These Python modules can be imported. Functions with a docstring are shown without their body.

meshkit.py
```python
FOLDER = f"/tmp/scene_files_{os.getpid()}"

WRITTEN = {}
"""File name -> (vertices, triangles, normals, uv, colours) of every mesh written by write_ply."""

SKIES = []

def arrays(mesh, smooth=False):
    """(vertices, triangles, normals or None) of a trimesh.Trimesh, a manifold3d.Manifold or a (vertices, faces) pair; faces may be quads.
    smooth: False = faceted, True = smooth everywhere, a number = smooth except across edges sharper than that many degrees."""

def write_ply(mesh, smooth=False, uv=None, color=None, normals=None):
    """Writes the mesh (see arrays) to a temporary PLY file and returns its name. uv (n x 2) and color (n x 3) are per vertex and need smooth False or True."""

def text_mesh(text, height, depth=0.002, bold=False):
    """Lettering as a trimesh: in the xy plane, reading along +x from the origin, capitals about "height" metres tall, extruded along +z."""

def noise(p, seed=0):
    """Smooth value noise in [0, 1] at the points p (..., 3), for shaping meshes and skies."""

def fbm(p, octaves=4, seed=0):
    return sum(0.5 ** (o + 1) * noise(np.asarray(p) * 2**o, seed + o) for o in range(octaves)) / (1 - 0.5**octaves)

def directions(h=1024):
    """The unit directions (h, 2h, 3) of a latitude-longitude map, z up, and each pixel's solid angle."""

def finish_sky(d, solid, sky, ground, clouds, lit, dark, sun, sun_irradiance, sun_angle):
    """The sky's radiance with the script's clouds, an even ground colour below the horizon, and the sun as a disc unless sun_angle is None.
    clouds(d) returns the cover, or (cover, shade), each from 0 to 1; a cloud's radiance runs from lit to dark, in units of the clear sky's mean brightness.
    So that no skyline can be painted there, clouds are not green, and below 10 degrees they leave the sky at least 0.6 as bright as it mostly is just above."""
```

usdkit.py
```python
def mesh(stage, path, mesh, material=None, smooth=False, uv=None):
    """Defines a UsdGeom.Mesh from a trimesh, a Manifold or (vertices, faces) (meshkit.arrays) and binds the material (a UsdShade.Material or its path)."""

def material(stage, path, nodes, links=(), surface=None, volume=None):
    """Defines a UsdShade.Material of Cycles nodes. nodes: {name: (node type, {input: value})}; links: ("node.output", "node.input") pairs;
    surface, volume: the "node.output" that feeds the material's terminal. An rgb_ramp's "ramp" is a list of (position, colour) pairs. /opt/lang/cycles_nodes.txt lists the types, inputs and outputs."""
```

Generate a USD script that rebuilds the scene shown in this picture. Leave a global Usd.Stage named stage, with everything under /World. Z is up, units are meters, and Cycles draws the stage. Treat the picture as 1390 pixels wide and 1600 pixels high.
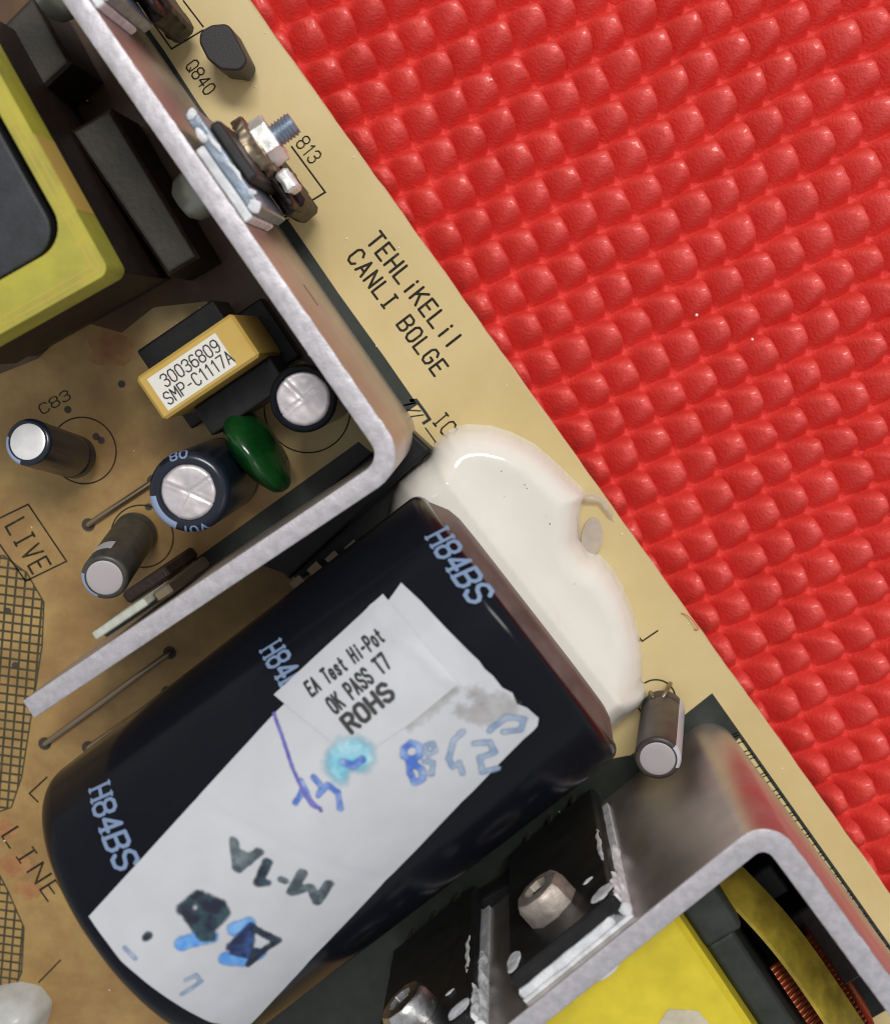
import math, random
import numpy as np, trimesh, usdkit, meshkit
import manifold3d as m3
from pxr import Usd, UsdGeom, UsdLux, UsdShade, Gf, Sdf, Vt
from shapely.geometry import Polygon, LineString, MultiPolygon, Point, box
from shapely import affinity, union_all
from scipy.spatial import Delaunay

rng = np.random.default_rng(7)
stage = Usd.Stage.CreateInMemory()
UsdGeom.SetStageUpAxis(stage, UsdGeom.Tokens.z)
UsdGeom.SetStageMetersPerUnit(stage, 1.0)
UsdGeom.Xform.Define(stage, '/World'); UsdGeom.Scope.Define(stage, '/World/Looks')
U = 0.0012                     # one modelling unit is 1.2 mm
# ---------------------------------------------------------------- camera, lamps
FPX, HC, NAD = 2050.0, 118.0, (790, 520)
_n = np.array([NAD[0] - 695, -(NAD[1] - 800), -FPX]); _n = _n / np.linalg.norm(_n)
_Z = -_n; _X = np.array([1.0, 0, 0]) - _Z * _Z[0]; _X /= np.linalg.norm(_X); _Y = np.cross(_Z, _X)
ROT = np.stack([_X, _Y, _Z]); EYE = np.array([0, 0, HC])

cam = UsdGeom.Camera.Define(stage, '/World/camera')
M = np.eye(4); M[:3, :3] = ROT.T; M[3, :3] = EYE * U
cam.AddTransformOp().Set(Gf.Matrix4d(*M.ravel().tolist()))
cam.CreateHorizontalApertureAttr(20.955); cam.CreateVerticalApertureAttr(20.955 * 1024 / 889)
cam.CreateFocalLengthAttr(20.955 * FPX / 1390)
cam.CreateClippingRangeAttr(Gf.Vec2f(0.005, 20))
cam.CreateFStopAttr(20.0); cam.CreateFocusDistanceAttr((HC - 6) * U)
cam.CreateExposureAttr(0.0)

def rect_lamp(name, pos, target, w, h, intensity, color, label):
    L = UsdLux.RectLight.Define(stage, '/World/' + name)
    pos, target = np.array(pos, float), np.array(target, float)
    z = pos - target; z /= np.linalg.norm(z); x = np.cross([0.2, 1, 0], z); x /= np.linalg.norm(x); y = np.cross(z, x)
    m = np.eye(4); m[0, :3], m[1, :3], m[2, :3], m[3, :3] = x, y, z, pos
    L.AddTransformOp().Set(Gf.Matrix4d(*m.ravel().tolist()))
    L.CreateWidthAttr(w); L.CreateHeightAttr(h); L.CreateIntensityAttr(intensity); L.CreateColorAttr(Gf.Vec3f(*color))
    return L
KEY, FILL = 30.5, 0.155
rect_lamp('ceiling_lamp', (0.07, 0.33, 0.65), (0, -0.02, 0), 0.30, 0.12, KEY, (1.0, 0.97, 0.93), '')
room = UsdLux.DomeLight.Define(stage, '/World/room_light')          # even light from the walls and ceiling of the room
room.CreateIntensityAttr(FILL); room.CreateColorAttr(Gf.Vec3f(0.97, 0.975, 1.0))

# ---------------------------------------------------------------- pixels of the photograph to points of the scene
def ray(px, py):
    d = ROT @ np.array([px - 695.0, 800.0 - py, -FPX]); return d / np.linalg.norm(d)
def P(px, py, z=0.0):
    d = ray(px, py); return EYE + d * ((z - HC) / d[2])
def P2(px, py, z=0.0): return P(px, py, z)[:2]
# ---------------------------------------------------------------- materials
LOOKS = {}
def mat(name, color, rough=0.5, metal=0.0, var=0.0, vscale=0.004, var2=None, bump=0.0, bscale=0.0006, spec=0.5, extra=None, edge=0.0, rvar=0.0, detail=4, distort=0.0, lo=0.35, hi=0.65):
    """base colour with noise towards var2 (or darker), fine relief and an optional rounded edge"""
    if name in LOOKS: return LOOKS[name]
    n = {'g': ('geometry', {}), 'p': ('principled_bsdf', {'base_color': color, 'roughness': rough, 'metallic': metal, 'specular_ior_level': spec, **(extra or {})})}
    l = []
    if var > 0:
        c2 = var2 if var2 is not None else tuple(c * (1 - var) for c in color)
        if var2 is not None: c2 = tuple(a + (b - a) * var for a, b in zip(color, var2))
        n['n1'] = ('noise_texture', {'scale': 1.0 / vscale, 'detail': float(detail), 'roughness': 0.6, 'distortion': distort})
        n['r1'] = ('rgb_ramp', {'ramp': [(0.0, color), (lo, color), (hi, c2), (1.0, c2)]})
        l += [('g.position', 'n1.vector'), ('n1.fac', 'r1.fac'), ('r1.color', 'p.base_color')]
    if rvar > 0:
        n['n3'] = ('noise_texture', {'scale': 1.0 / (vscale * 0.6), 'detail': 5.0})
        n['mr'] = ('map_range', {'from_min': 0.3, 'from_max': 0.7, 'to_min': max(rough - rvar, 0.03), 'to_max': min(rough + rvar, 1)})
        l += [('g.position', 'n3.vector'), ('n3.fac', 'mr.value'), ('mr.result', 'p.roughness')]
    nrm = None
    if edge > 0:
        n['bv'] = ('bevel', {'radius': edge, 'samples': 4}); nrm = 'bv.bevel'
    if bump > 0:
        n['n2'] = ('noise_texture', {'scale': 1.0 / bscale, 'detail': 3.0, 'roughness': 0.6})
        n['b'] = ('bump', {'strength': 1.0, 'distance': bump})
        l += [('g.position', 'n2.vector'), ('n2.fac', 'b.height')]
        if nrm: l.append((nrm, 'b.normal'))
        nrm = 'b.normal'
    if nrm: l.append((nrm, 'p.normal'))
    LOOKS[name] = usdkit.material(stage, '/World/Looks/' + name, n, l, surface='p.BSDF')
    return LOOKS[name]

m_mat = mat('red_foam', (0.76, 0.060, 0.048), 0.46, var=0.4, var2=(0.80, 0.075, 0.06), vscale=0.003, bump=0.00016, bscale=0.00042, spec=0.55, extra={'coat_weight': 0.4, 'coat_roughness': 0.18})
_e0, _e1 = P2(388, 0), P2(1390, 1400); _d = (_e1 - _e0) / np.linalg.norm(_e1 - _e0); _n2 = np.array([_d[1], -_d[0]]); _n2 = _n2 if _n2 @ np.array([-1, -1]) > 0 else -_n2
# laminate, browned by heat and flux in the crowded part, with its shade painted in too
m_board = usdkit.material(stage, '/World/Looks/tan_laminate', {
    'g': ('geometry', {}), 'n1': ('noise_texture', {'scale': 1 / .022, 'detail': 5.0, 'roughness': .6}), 'n2': ('noise_texture', {'scale': 1 / .009, 'detail': 5.0, 'roughness': .65}), 'n3': ('noise_texture', {'scale': 1 / .0006, 'detail': 3.0}),
    'r1': ('rgb_ramp', {'ramp': [(0, (0.66, 0.525, 0.265)), (.4, (0.66, 0.525, 0.265)), (.72, (0.55, 0.42, 0.18)), (1, (0.52, 0.38, 0.15))]}), 'r2': ('rgb_ramp', {'ramp': [(0, (0.46, 0.31, 0.11)), (.35, (0.40, 0.25, 0.08)), (.55, (0.27, 0.145, 0.042)), (.75, (0.16, 0.07, 0.022)), (1, (0.14, 0.06, 0.02))]}),
    'o': ('vector_math', {'math_type': 'subtract', 'vector2': (_e0[0] * U, _e0[1] * U, 0)}), 'd': ('vector_math', {'math_type': 'dot_product', 'vector2': (_n2[0], _n2[1], 0)}), 'k': ('math', {'math_type': 'multiply_add', 'value2': .022, 'value3': -.011}), 'a': ('math', {'math_type': 'add'}),
    'mr': ('map_range', {'range_type': 'smoothstep', 'from_min': 12 * U, 'from_max': 30 * U, 'to_min': 0.0, 'to_max': 0.86, 'clamp': True}), 'x': ('mix_color', {}), 'b': ('bump', {'distance': .00001}), 'p': ('principled_bsdf', {'roughness': .42, 'specular_ior_level': .4})},
    [('g.position', 'n1.vector'), ('g.position', 'n2.vector'), ('g.position', 'n3.vector'), ('n1.fac', 'r1.fac'), ('n2.fac', 'r2.fac'), ('g.position', 'o.vector1'), ('o.vector', 'd.vector1'), ('n1.fac', 'k.value1'), ('d.value', 'a.value1'), ('k.value', 'a.value2'), ('a.value', 'mr.value'), ('mr.result', 'x.fac'), ('r1.color', 'x.a'), ('r2.color', 'x.b'), ('x.result', 'p.base_color'), ('n3.fac', 'b.height'), ('b.normal', 'p.normal')], surface='p.BSDF')
m_boardedge = mat('cut_laminate', (0.66, 0.47, 0.25), 0.7, bump=0.0001, bscale=0.0005)
m_ink = mat('black_ink', (0.022, 0.020, 0.014), 0.7, spec=0.15, var=0.6, var2=(0.10, 0.08, 0.03), vscale=0.0008, lo=0.5, hi=0.75)
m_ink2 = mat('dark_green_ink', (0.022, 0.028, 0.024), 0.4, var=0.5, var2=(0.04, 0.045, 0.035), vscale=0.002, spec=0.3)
m_grid = mat('mesh_ink', (0.050, 0.048, 0.026), 0.6, spec=0.2, var=.6, var2=(.10,.09,.05), vscale=.0015)
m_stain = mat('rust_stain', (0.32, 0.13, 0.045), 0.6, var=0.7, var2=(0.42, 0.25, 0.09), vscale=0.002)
m_alu = mat('aluminium', (0.62, 0.57, 0.54), 0.43, 0.95, var=0.18, vscale=0.008, bump=0.000004, bscale=0.0003, rvar=0.06, edge=0.0003)
m_alucut = mat('sawn_aluminium', (0.56, 0.54, 0.575), 0.5, 0.5, var=0.2, vscale=0.0008, bump=0.00003, bscale=0.0003)
m_steel = mat('steel', (0.62, 0.62, 0.62), 0.3, 1.0, var=0.4, vscale=0.001, bump=0.00002, bscale=0.0004, edge=0.00015)
m_bluesteel = mat('zinc_steel', (0.36, 0.43, 0.52), 0.36, 0.7, var=0.3, vscale=0.001, bump=0.00003, bscale=0.0004, edge=0.00015)
m_bright = mat('tinned_metal', (0.86, 0.86, 0.84), 0.4, 0.65, bump=0.00004, bscale=0.0006)
m_wire = mat('dull_tinned_wire', (0.30, 0.24, 0.17), 0.42, 1.0)
m_paste = mat('white_paste', (0.82, 0.84, 0.87), 0.4, var=0.3, vscale=0.0014, bump=0.00008, bscale=0.0006)
m_black = mat('black_plastic', (0.011, 0.011, 0.012), 0.33, spec=0.25, var=0.5, var2=(0.025, 0.025, 0.025), vscale=0.002, bump=0.00002, bscale=0.0004, edge=0.0003)
m_mould = mat('dark_moulding', (0.026, 0.025, 0.025), 0.5, spec=.35, bump=0.00002, bscale=0.0002, edge=0.00025)
m_brownblack = mat('brown_black_plastic', (0.024, 0.013, 0.010), 0.5, spec=.35, var=0.5, vscale=0.001, bump=0.0001, bscale=0.0008, edge=0.0002)
m_sleeve = mat('black_sleeve', (0.006, 0.007, 0.011), 0.17, spec=0.12, var=0.4, var2=(0.010, 0.011, 0.013), vscale=0.01, bump=0.00002, bscale=0.004)
m_sleeve2 = mat('navy_sleeve', (0.010, 0.014, 0.026), 0.22)
m_sleeve3 = mat('grey_green_sleeve', (0.035, 0.037, 0.032), 0.38, var=0.6, var2=(0.09, 0.085, 0.075), vscale=0.002)
m_sleeve4 = mat('brown_grey_sleeve', (0.07, 0.058, 0.052), 0.4, var=0.8, var2=(0.03, 0.025, 0.022), vscale=0.002)
m_stripe = mat('pale_blue_print', (0.28, 0.36, 0.55), 0.35)
m_greystripe = mat('pale_grey_print', (0.50, 0.50, 0.53), 0.35)
m_lettering = mat('light_blue_lettering', (0.19, 0.27, 0.43), 0.35)
m_can = mat('can_aluminium', (0.76, 0.71, 0.73), 0.40, 0.62, var=0.15, vscale=0.001, bump=0.00001, bscale=0.0003)
m_canflat = mat('flat_can_aluminium', (0.58, 0.53, 0.55), 0.55, 0.5)
m_score = mat('scored_groove', (0.25, 0.22, 0.22), 0.5, 0.8)
m_glue = mat('white_silicone', (0.84, 0.81, 0.73), 0.10, var=0.35, var2=(0.72, 0.68, 0.60), vscale=0.008, bump=0.000008, bscale=0.0006)
m_glue2 = mat('grey_glue', (0.50, 0.42, 0.34), 0.35, var=0.15, vscale=0.002)
m_gluefar = mat('dull_white_glue', (0.62, 0.63, 0.60), 0.35, var=0.2, vscale=0.003)
m_label = mat('white_paper', (0.55, 0.565, 0.60), 0.5, var=0.5, var2=(0.46, 0.475, 0.50), vscale=0.005, bump=0.000015, bscale=0.002)
m_sticker = mat('sticker_paper', (0.80, 0.78, 0.72), 0.5, var=0.3, var2=(0.70, 0.67, 0.58), vscale=0.003)
m_yellow = mat('yellow_tape', (0.46, 0.42, 0.05), 0.38, var=0.7, var2=(0.30, 0.27, 0.05), vscale=0.004, bump=0.00003, bscale=0.002)
m_yellow2 = mat('amber_tape', (0.60, 0.41, 0.10), 0.38, var=0.5, var2=(0.55, 0.33, 0.07), vscale=0.003)
m_yellow3 = mat('bright_yellow_tape', (0.74, 0.60, 0.03), 0.4, var=0.2, vscale=0.005, bump=0.00012, bscale=0.004)
m_ferrite = mat('ferrite', (0.035, 0.038, 0.045), 0.42, var=0.4, vscale=0.003, bump=0.00003, bscale=0.0004, edge=0.0004)
m_ferrite2 = mat('green_grey_ferrite', (0.032, 0.040, 0.037), 0.5, var=0.4, vscale=0.003, bump=0.00003, bscale=0.0004, edge=0.0004)
m_greybox = mat('grey_brown_box', (0.046, 0.041, 0.031), 0.6, var=0.4, vscale=0.004, bump=0.00005, bscale=0.0006, edge=0.0004)
m_copper = mat('enamelled_copper', (0.42, 0.09, 0.03), 0.35, 0.5, var=0.4, vscale=0.001)
m_greencap = mat('green_lacquer', (0.006, 0.060, 0.012), 0.16, var=0.4, vscale=0.004, bump=0.00004, bscale=0.0016)
m_tanscrew = mat('tan_zinc', (0.47, 0.41, 0.36), 0.5, 0.6, var=0.35, vscale=0.0012, bump=0.00006, bscale=0.001, edge=0.0002)
m_print = mat('printed_black', (0.02, 0.02, 0.022), 0.5)
m_speck = mat('pale_dust', (0.85, 0.80, 0.70), 0.4)
m_grime = mat('dark_grime', (0.05, 0.04, 0.03), 0.7)
m_fibre = mat('red_fibre', (0.75, 0.05, 0.04), 0.6)
m_film = usdkit.material(stage, '/World/Looks/clear_glue', {'t': ('transparent_bsdf', {'color': (0.86, 0.80, 0.72)}), 'g': ('principled_bsdf', {'base_color': (0.8, 0.74, 0.66), 'roughness': 0.12}), 'm': ('mix_closure', {'fac': 0.4})}, [('t.BSDF', 'm.closure1'), ('g.BSDF', 'm.closure2')], surface='m.closure')

# ---------------------------------------------------------------- prims
COUNT, LOC = {}, {}
def numbered(parent, name):
    k = COUNT.get((parent, name), 0); COUNT[(parent, name)] = k + 1
    return f'{parent}/{name}' + (f'_{k:03d}' if k else '')
def tag(prim, label=None, cat=None, group=None, kind=None):
    for k, v in (('label', label), ('category', cat), ('group', group), ('kind', kind)):
        if v: prim.SetCustomDataByKey(k, v)
def thing(name, label, cat, loc, group=None, kind=None):
    path = numbered('/World', name)
    x = UsdGeom.Xform.Define(stage, path); loc = np.array([*loc, 0, 0, 0][:3], float)
    x.AddTranslateOp().Set(Gf.Vec3d(*(loc * U).tolist())); LOC[path] = loc
    tag(x.GetPrim(), label, cat, group, kind); return path
def obj(name, mesh, material, parent='/World', smooth=False, label=None, cat=None, group=None, kind=None):
    path = numbered(parent, name)
    loc = LOC.get(parent, np.zeros(3)); LOC[path] = loc
    v, f, n = meshkit.arrays(mesh, smooth)
    p = usdkit.mesh(stage, path, ((v - loc) * U, f), material)
    if n is not None:
        p.CreateNormalsAttr(Vt.Vec3fArray.FromNumpy(n.astype(np.float32))); p.SetNormalsInterpolation('vertex')
    tag(p.GetPrim(), label, cat, group, kind); return path

# ---------------------------------------------------------------- shapes
cat = trimesh.util.concatenate
def extrude(poly, z0, z1):
    return cat([trimesh.creation.extrude_polygon(g, z1 - z0, engine='earcut').apply_translation([0, 0, z0]) for g in getattr(poly, 'geoms', [poly]) if g.area > 1e-6])
def fill(poly, step):
    """2-D points and triangles that fill a polygon, about step apart"""
    V, F, n = [], [], 0
    for g in getattr(poly, 'geoms', [poly]):
        if g.area < 1e-6: continue
        pts = [np.array(r.segmentize(step).coords)[:-1] for r in (g.exterior, *g.interiors)]
        x0, y0, x1, y1 = g.bounds
        X, Y = np.meshgrid(np.arange(x0, x1, step), np.arange(y0, y1, step)); X = X + (np.arange(len(X)) % 2)[:, None] * step / 2
        q = np.column_stack([X.ravel(), Y.ravel()])
        import shapely
        inner = g.buffer(-step * 0.4)
        if not inner.is_empty: q = q[shapely.contains_xy(inner, q[:, 0], q[:, 1])]
        else: q = q[:0]
        v = np.vstack(pts + [q]); t = Delaunay(v).simplices
        c = v[t].mean(1); t = t[shapely.contains_xy(g, c[:, 0], c[:, 1])]
        a = np.cross(v[t[:, 1]] - v[t[:, 0]], v[t[:, 2]] - v[t[:, 0]]); t[a < 0] = t[a < 0][:, ::-1]; t = t[np.abs(a) > 1e-9]
        V.append(v); F.append(t + n); n += len(v)
    return np.vstack(V), np.vstack(F)
def hull(points): return trimesh.convex.convex_hull(np.asarray(points, float))
def tube(points, r, seg=8):
    pts = np.asarray(points, float); rr = np.broadcast_to(np.asarray(r, float), len(pts)); V, F = [], []
    prev = None
    for i, p in enumerate(pts):
        t = pts[min(i + 1, len(pts) - 1)] - pts[max(i - 1, 0)]; t = t / np.linalg.norm(t)
        ref = prev if prev is not None else (np.array([0, 0, 1.0]) if abs(t[2]) < 0.9 else np.array([1.0, 0, 0]))
        a = ref - t * (ref @ t); a /= np.linalg.norm(a); prev = a; b = np.cross(t, a)
        th = np.arange(seg) / seg * 2 * np.pi
        V.append(p + rr[i] * (np.cos(th)[:, None] * a + np.sin(th)[:, None] * b))
    n = len(pts)
    for i in range(n - 1):
        for k in range(seg):
            a, b = i * seg + k, i * seg + (k + 1) % seg
            F += [[a, b, b + seg], [a, b + seg, a + seg]]
    V = np.vstack(V + [pts[:1], pts[-1:]])
    for k in range(seg):
        F += [[n * seg, (k + 1) % seg, k], [n * seg + 1, (n - 1) * seg + k, (n - 1) * seg + (k + 1) % seg]]
    return trimesh.Trimesh(V, F, process=False)
def bend(points, k=6):
    """points of a smooth curve through the given ones"""
    from scipy.interpolate import CubicSpline
    p = np.asarray(points, float); t = np.r_[0, np.cumsum(np.linalg.norm(np.diff(p, axis=0), axis=1))]
    return CubicSpline(t, p)(np.linspace(0, t[-1], k * (len(p) - 1) + 1))
def lathe(profile, n=48): return trimesh.creation.revolve(np.asarray(profile, float), sections=n)
def frame(o, z, x=None):
    z = np.array(z, float); z /= np.linalg.norm(z)
    x = np.array([1.0, 0.2, 0]) if x is None else np.array(x, float)
    x = x - z * (x @ z); x /= np.linalg.norm(x)
    m = np.eye(4); m[:3, 0], m[:3, 1], m[:3, 2], m[:3, 3] = x, np.cross(z, x), z, o
    return m
def put(mesh, m): mesh = mesh.copy(); mesh.apply_transform(m); return mesh
def bbox(x0, x1, y0, y1, z0, z1, b=0.0):
    if b <= 0: return hull([(x, y, z) for x in (x0, x1) for y in (y0, y1) for z in (z0, z1)])
    pts = []
    for x, sx in ((x0, 1), (x1, -1)):
        for y, sy in ((y0, 1), (y1, -1)):
            for z, sz in ((z0, 1), (z1, -1)):
                pts += [(x + sx * b, y + sy * b, z), (x + sx * b, y, z + sz * b), (x, y + sy * b, z + sz * b)]
    return hull(pts)
def slab(pts2, z0, z1, b=0.15):
    """a convex plate over the given corners with its upper edges chamfered"""
    g = Polygon(pts2).convex_hull; i = g.buffer(-b)
    return hull([(*c, z0) for c in g.exterior.coords] + [(*c, z1 - b) for c in g.exterior.coords] + [(*c, z1) for c in i.exterior.coords])
def rough(mesh, amp, size, seed=1, step=None):
    m = mesh.copy()
    if step:
        v, f = trimesh.remesh.subdivide_to_size(m.vertices, m.faces, step); m = trimesh.Trimesh(v, f); m.merge_vertices()
    nz = np.stack([meshkit.fbm(m.vertices / size + 17 * k, 3, seed + k) - 0.5 for k in range(3)], 1)
    m.vertices = m.vertices + nz * 2 * amp; return m
def blobmesh(center, radii, amp, size, seed, sub=3):
    m = trimesh.creation.icosphere(sub); m.vertices *= radii; m.vertices += center; return rough(m, amp, size, seed)

# stroke lettering: every character on a 4 x 6 grid
G = {'A': [[(0,0),(2,6),(4,0)],[(.7,2),(3.3,2)]], 'B': [[(0,0),(0,6),(3,6),(4,5.2),(4,4),(3,3.1),(0,3.1)],[(3,3.1),(4,2.2),(4,.9),(3,0),(0,0)]],
 'C': [[(4,4.8),(3,6),(1,6),(0,4.8),(0,1.2),(1,0),(3,0),(4,1.2)]], 'D': [[(0,0),(0,6),(2.6,6),(4,4.6),(4,1.4),(2.6,0),(0,0)]], 'E': [[(4,6),(0,6),(0,0),(4,0)],[(0,3.1),(3,3.1)]],
 'F': [[(4,6),(0,6),(0,0)],[(0,3.1),(3,3.1)]], 'G': [[(4,4.8),(3,6),(1,6),(0,4.8),(0,1.2),(1,0),(3,0),(4,1.2),(4,2.8),(2.4,2.8)]],
 'H': [[(0,0),(0,6)],[(4,0),(4,6)],[(0,3),(4,3)]], 'I': [[(2,0),(2,6)],[(1,0),(3,0)],[(1,6),(3,6)]], '|': [[(2,0),(2,6)]], 'i': [[(2,0),(2,3.9)],[(2,5.3),(2,5.7)]],
 'K': [[(0,0),(0,6)],[(4,6),(0,2.4)],[(1.5,3.7),(4,0)]], 'L': [[(0,6),(0,0),(4,0)]], 'M': [[(0,0),(0,6),(2,2.6),(4,6),(4,0)]], 'N': [[(0,0),(0,6),(4,0),(4,6)]],
 'O': [[(1,0),(0,1.2),(0,4.8),(1,6),(3,6),(4,4.8),(4,1.2),(3,0),(1,0)]], 'P': [[(0,0),(0,6),(3,6),(4,5.1),(4,3.7),(3,2.8),(0,2.8)]],
 'Q': [[(1,0),(0,1.2),(0,4.8),(1,6),(3,6),(4,4.8),(4,1.2),(3,0),(1,0)],[(2.4,1.6),(4,0)]], 'R': [[(0,0),(0,6),(3,6),(4,5.1),(4,3.9),(3,3),(0,3)],[(2,3),(4,0)]],
 'S': [[(4,4.9),(3,6),(1,6),(0,5),(0,4),(1,3.2),(3,2.8),(4,2),(4,1),(3,0),(1,0),(0,1.1)]], 'T': [[(2,0),(2,6)],[(0,6),(4,6)]], 'V': [[(0,6),(2,0),(4,6)]],
 '0': [[(1,0),(0,1.4),(0,4.6),(1,6),(3,6),(4,4.6),(4,1.4),(3,0),(1,0)]], '1': [[(.8,4.8),(2.2,6),(2.2,0)]], '3': [[(0,5),(1,6),(3,6),(4,5),(4,4.1),(3,3.2),(1.6,3.2)],[(3,3.2),(4,2.3),(4,1),(3,0),(1,0),(0,1)]],
 '4': [[(3,0),(3,6),(0,1.9),(4,1.9)]], '6': [[(3.6,5.4),(2.6,6),(1.2,6),(0,4.4),(0,1.2),(1,0),(3,0),(4,1),(4,2.4),(3,3.4),(1,3.4),(0,2.4)]], '7': [[(0,6),(4,6),(1.4,0)]],
 '8': [[(1,3.2),(0,4),(0,5.2),(1,6),(3,6),(4,5.2),(4,4),(3,3.2),(1,3.2),(0,2.3),(0,1),(1,0),(3,0),(4,1),(4,2.3),(3,3.2)]],
 '9': [[(.4,.6),(1.4,0),(2.8,0),(4,1.6),(4,4.8),(3,6),(1,6),(0,5),(0,3.6),(1,2.6),(3,2.6),(4,3.6)]],
 'e': [[(.3,2),(3.7,2),(3.6,3.2),(2.8,3.9),(1.2,3.9),(.3,3),(.3,1),(1.2,0),(2.8,0),(3.6,.7)]], 's': [[(3.6,3.2),(2.7,3.9),(1.2,3.9),(.5,3.1),(1.2,2.2),(2.8,1.8),(3.6,.9),(2.8,0),(1.2,0),(.4,.7)]],
 't': [[(1.6,5.4),(1.6,.8),(2.3,0),(3.2,.1)],[(.6,3.9),(3,3.9)]], 'o': [[(1.2,0),(.3,1),(.3,2.9),(1.2,3.9),(2.8,3.9),(3.7,2.9),(3.7,1),(2.8,0),(1.2,0)]], 'a': [[(3.5,3.9),(3.5,0)],[(3.5,3),(2.6,3.9),(1.2,3.9),(.3,2.9),(.3,1),(1.2,0),(2.6,0),(3.5,.9)]],
 '-': [[(.8,2.7),(3.2,2.7)]], '.': [[(1.8,0.1),(2.2,0.1)]], ' ': []}
def letters(text, height, width=1.0, weight=0.12, gap=1.6, shear=0.0, serif=0.0):
    """a shapely outline of the text, on the baseline from the origin, weight as a share of the height"""
    s = height / 6.0; x = 0.0; L = []
    for ch in text:
        for st in G[ch]:
            q = [((x + a * width) * s, b * s) for a, b in st]; L.append(LineString(q).buffer(weight * height / 2, quad_segs=3))
            if serif:
                for a, b in (q[0], q[-1]):
                    if b < 0.1 * height or b > 0.9 * height: L.append(LineString([(a - serif * height, b), (a + serif * height, b)]).buffer(weight * height / 4, quad_segs=2))
        x += (4 * width if ch not in '.|i1' else 3.2 * width) + gap
    g = union_all(L) if L else Polygon()
    if shear: g = affinity.affine_transform(g, [1, shear, 0, 1, 0, 0])
    return g
def onto(poly, p0, p1, up=None):
    """move a drawn outline so that its x axis runs from the point p0 towards p1"""
    d = np.subtract(p1, p0); d = d / np.linalg.norm(d)
    return affinity.affine_transform(poly, [d[0], -d[1], d[1], d[0], p0[0], p0[1]])
def fit_text(text, px0, px1, z, height, **kw):
    """lettering whose ends stand at two places of the plane z"""
    a, b = P2(*px0, z), P2(*px1, z); g = letters(text, height, **kw); x0, y0, x1, y1 = g.bounds
    g = affinity.scale(affinity.translate(g, -x0, 0), np.linalg.norm(b - a) / (x1 - x0), 1, origin=(0, 0))
    return onto(g, a, b)

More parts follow.
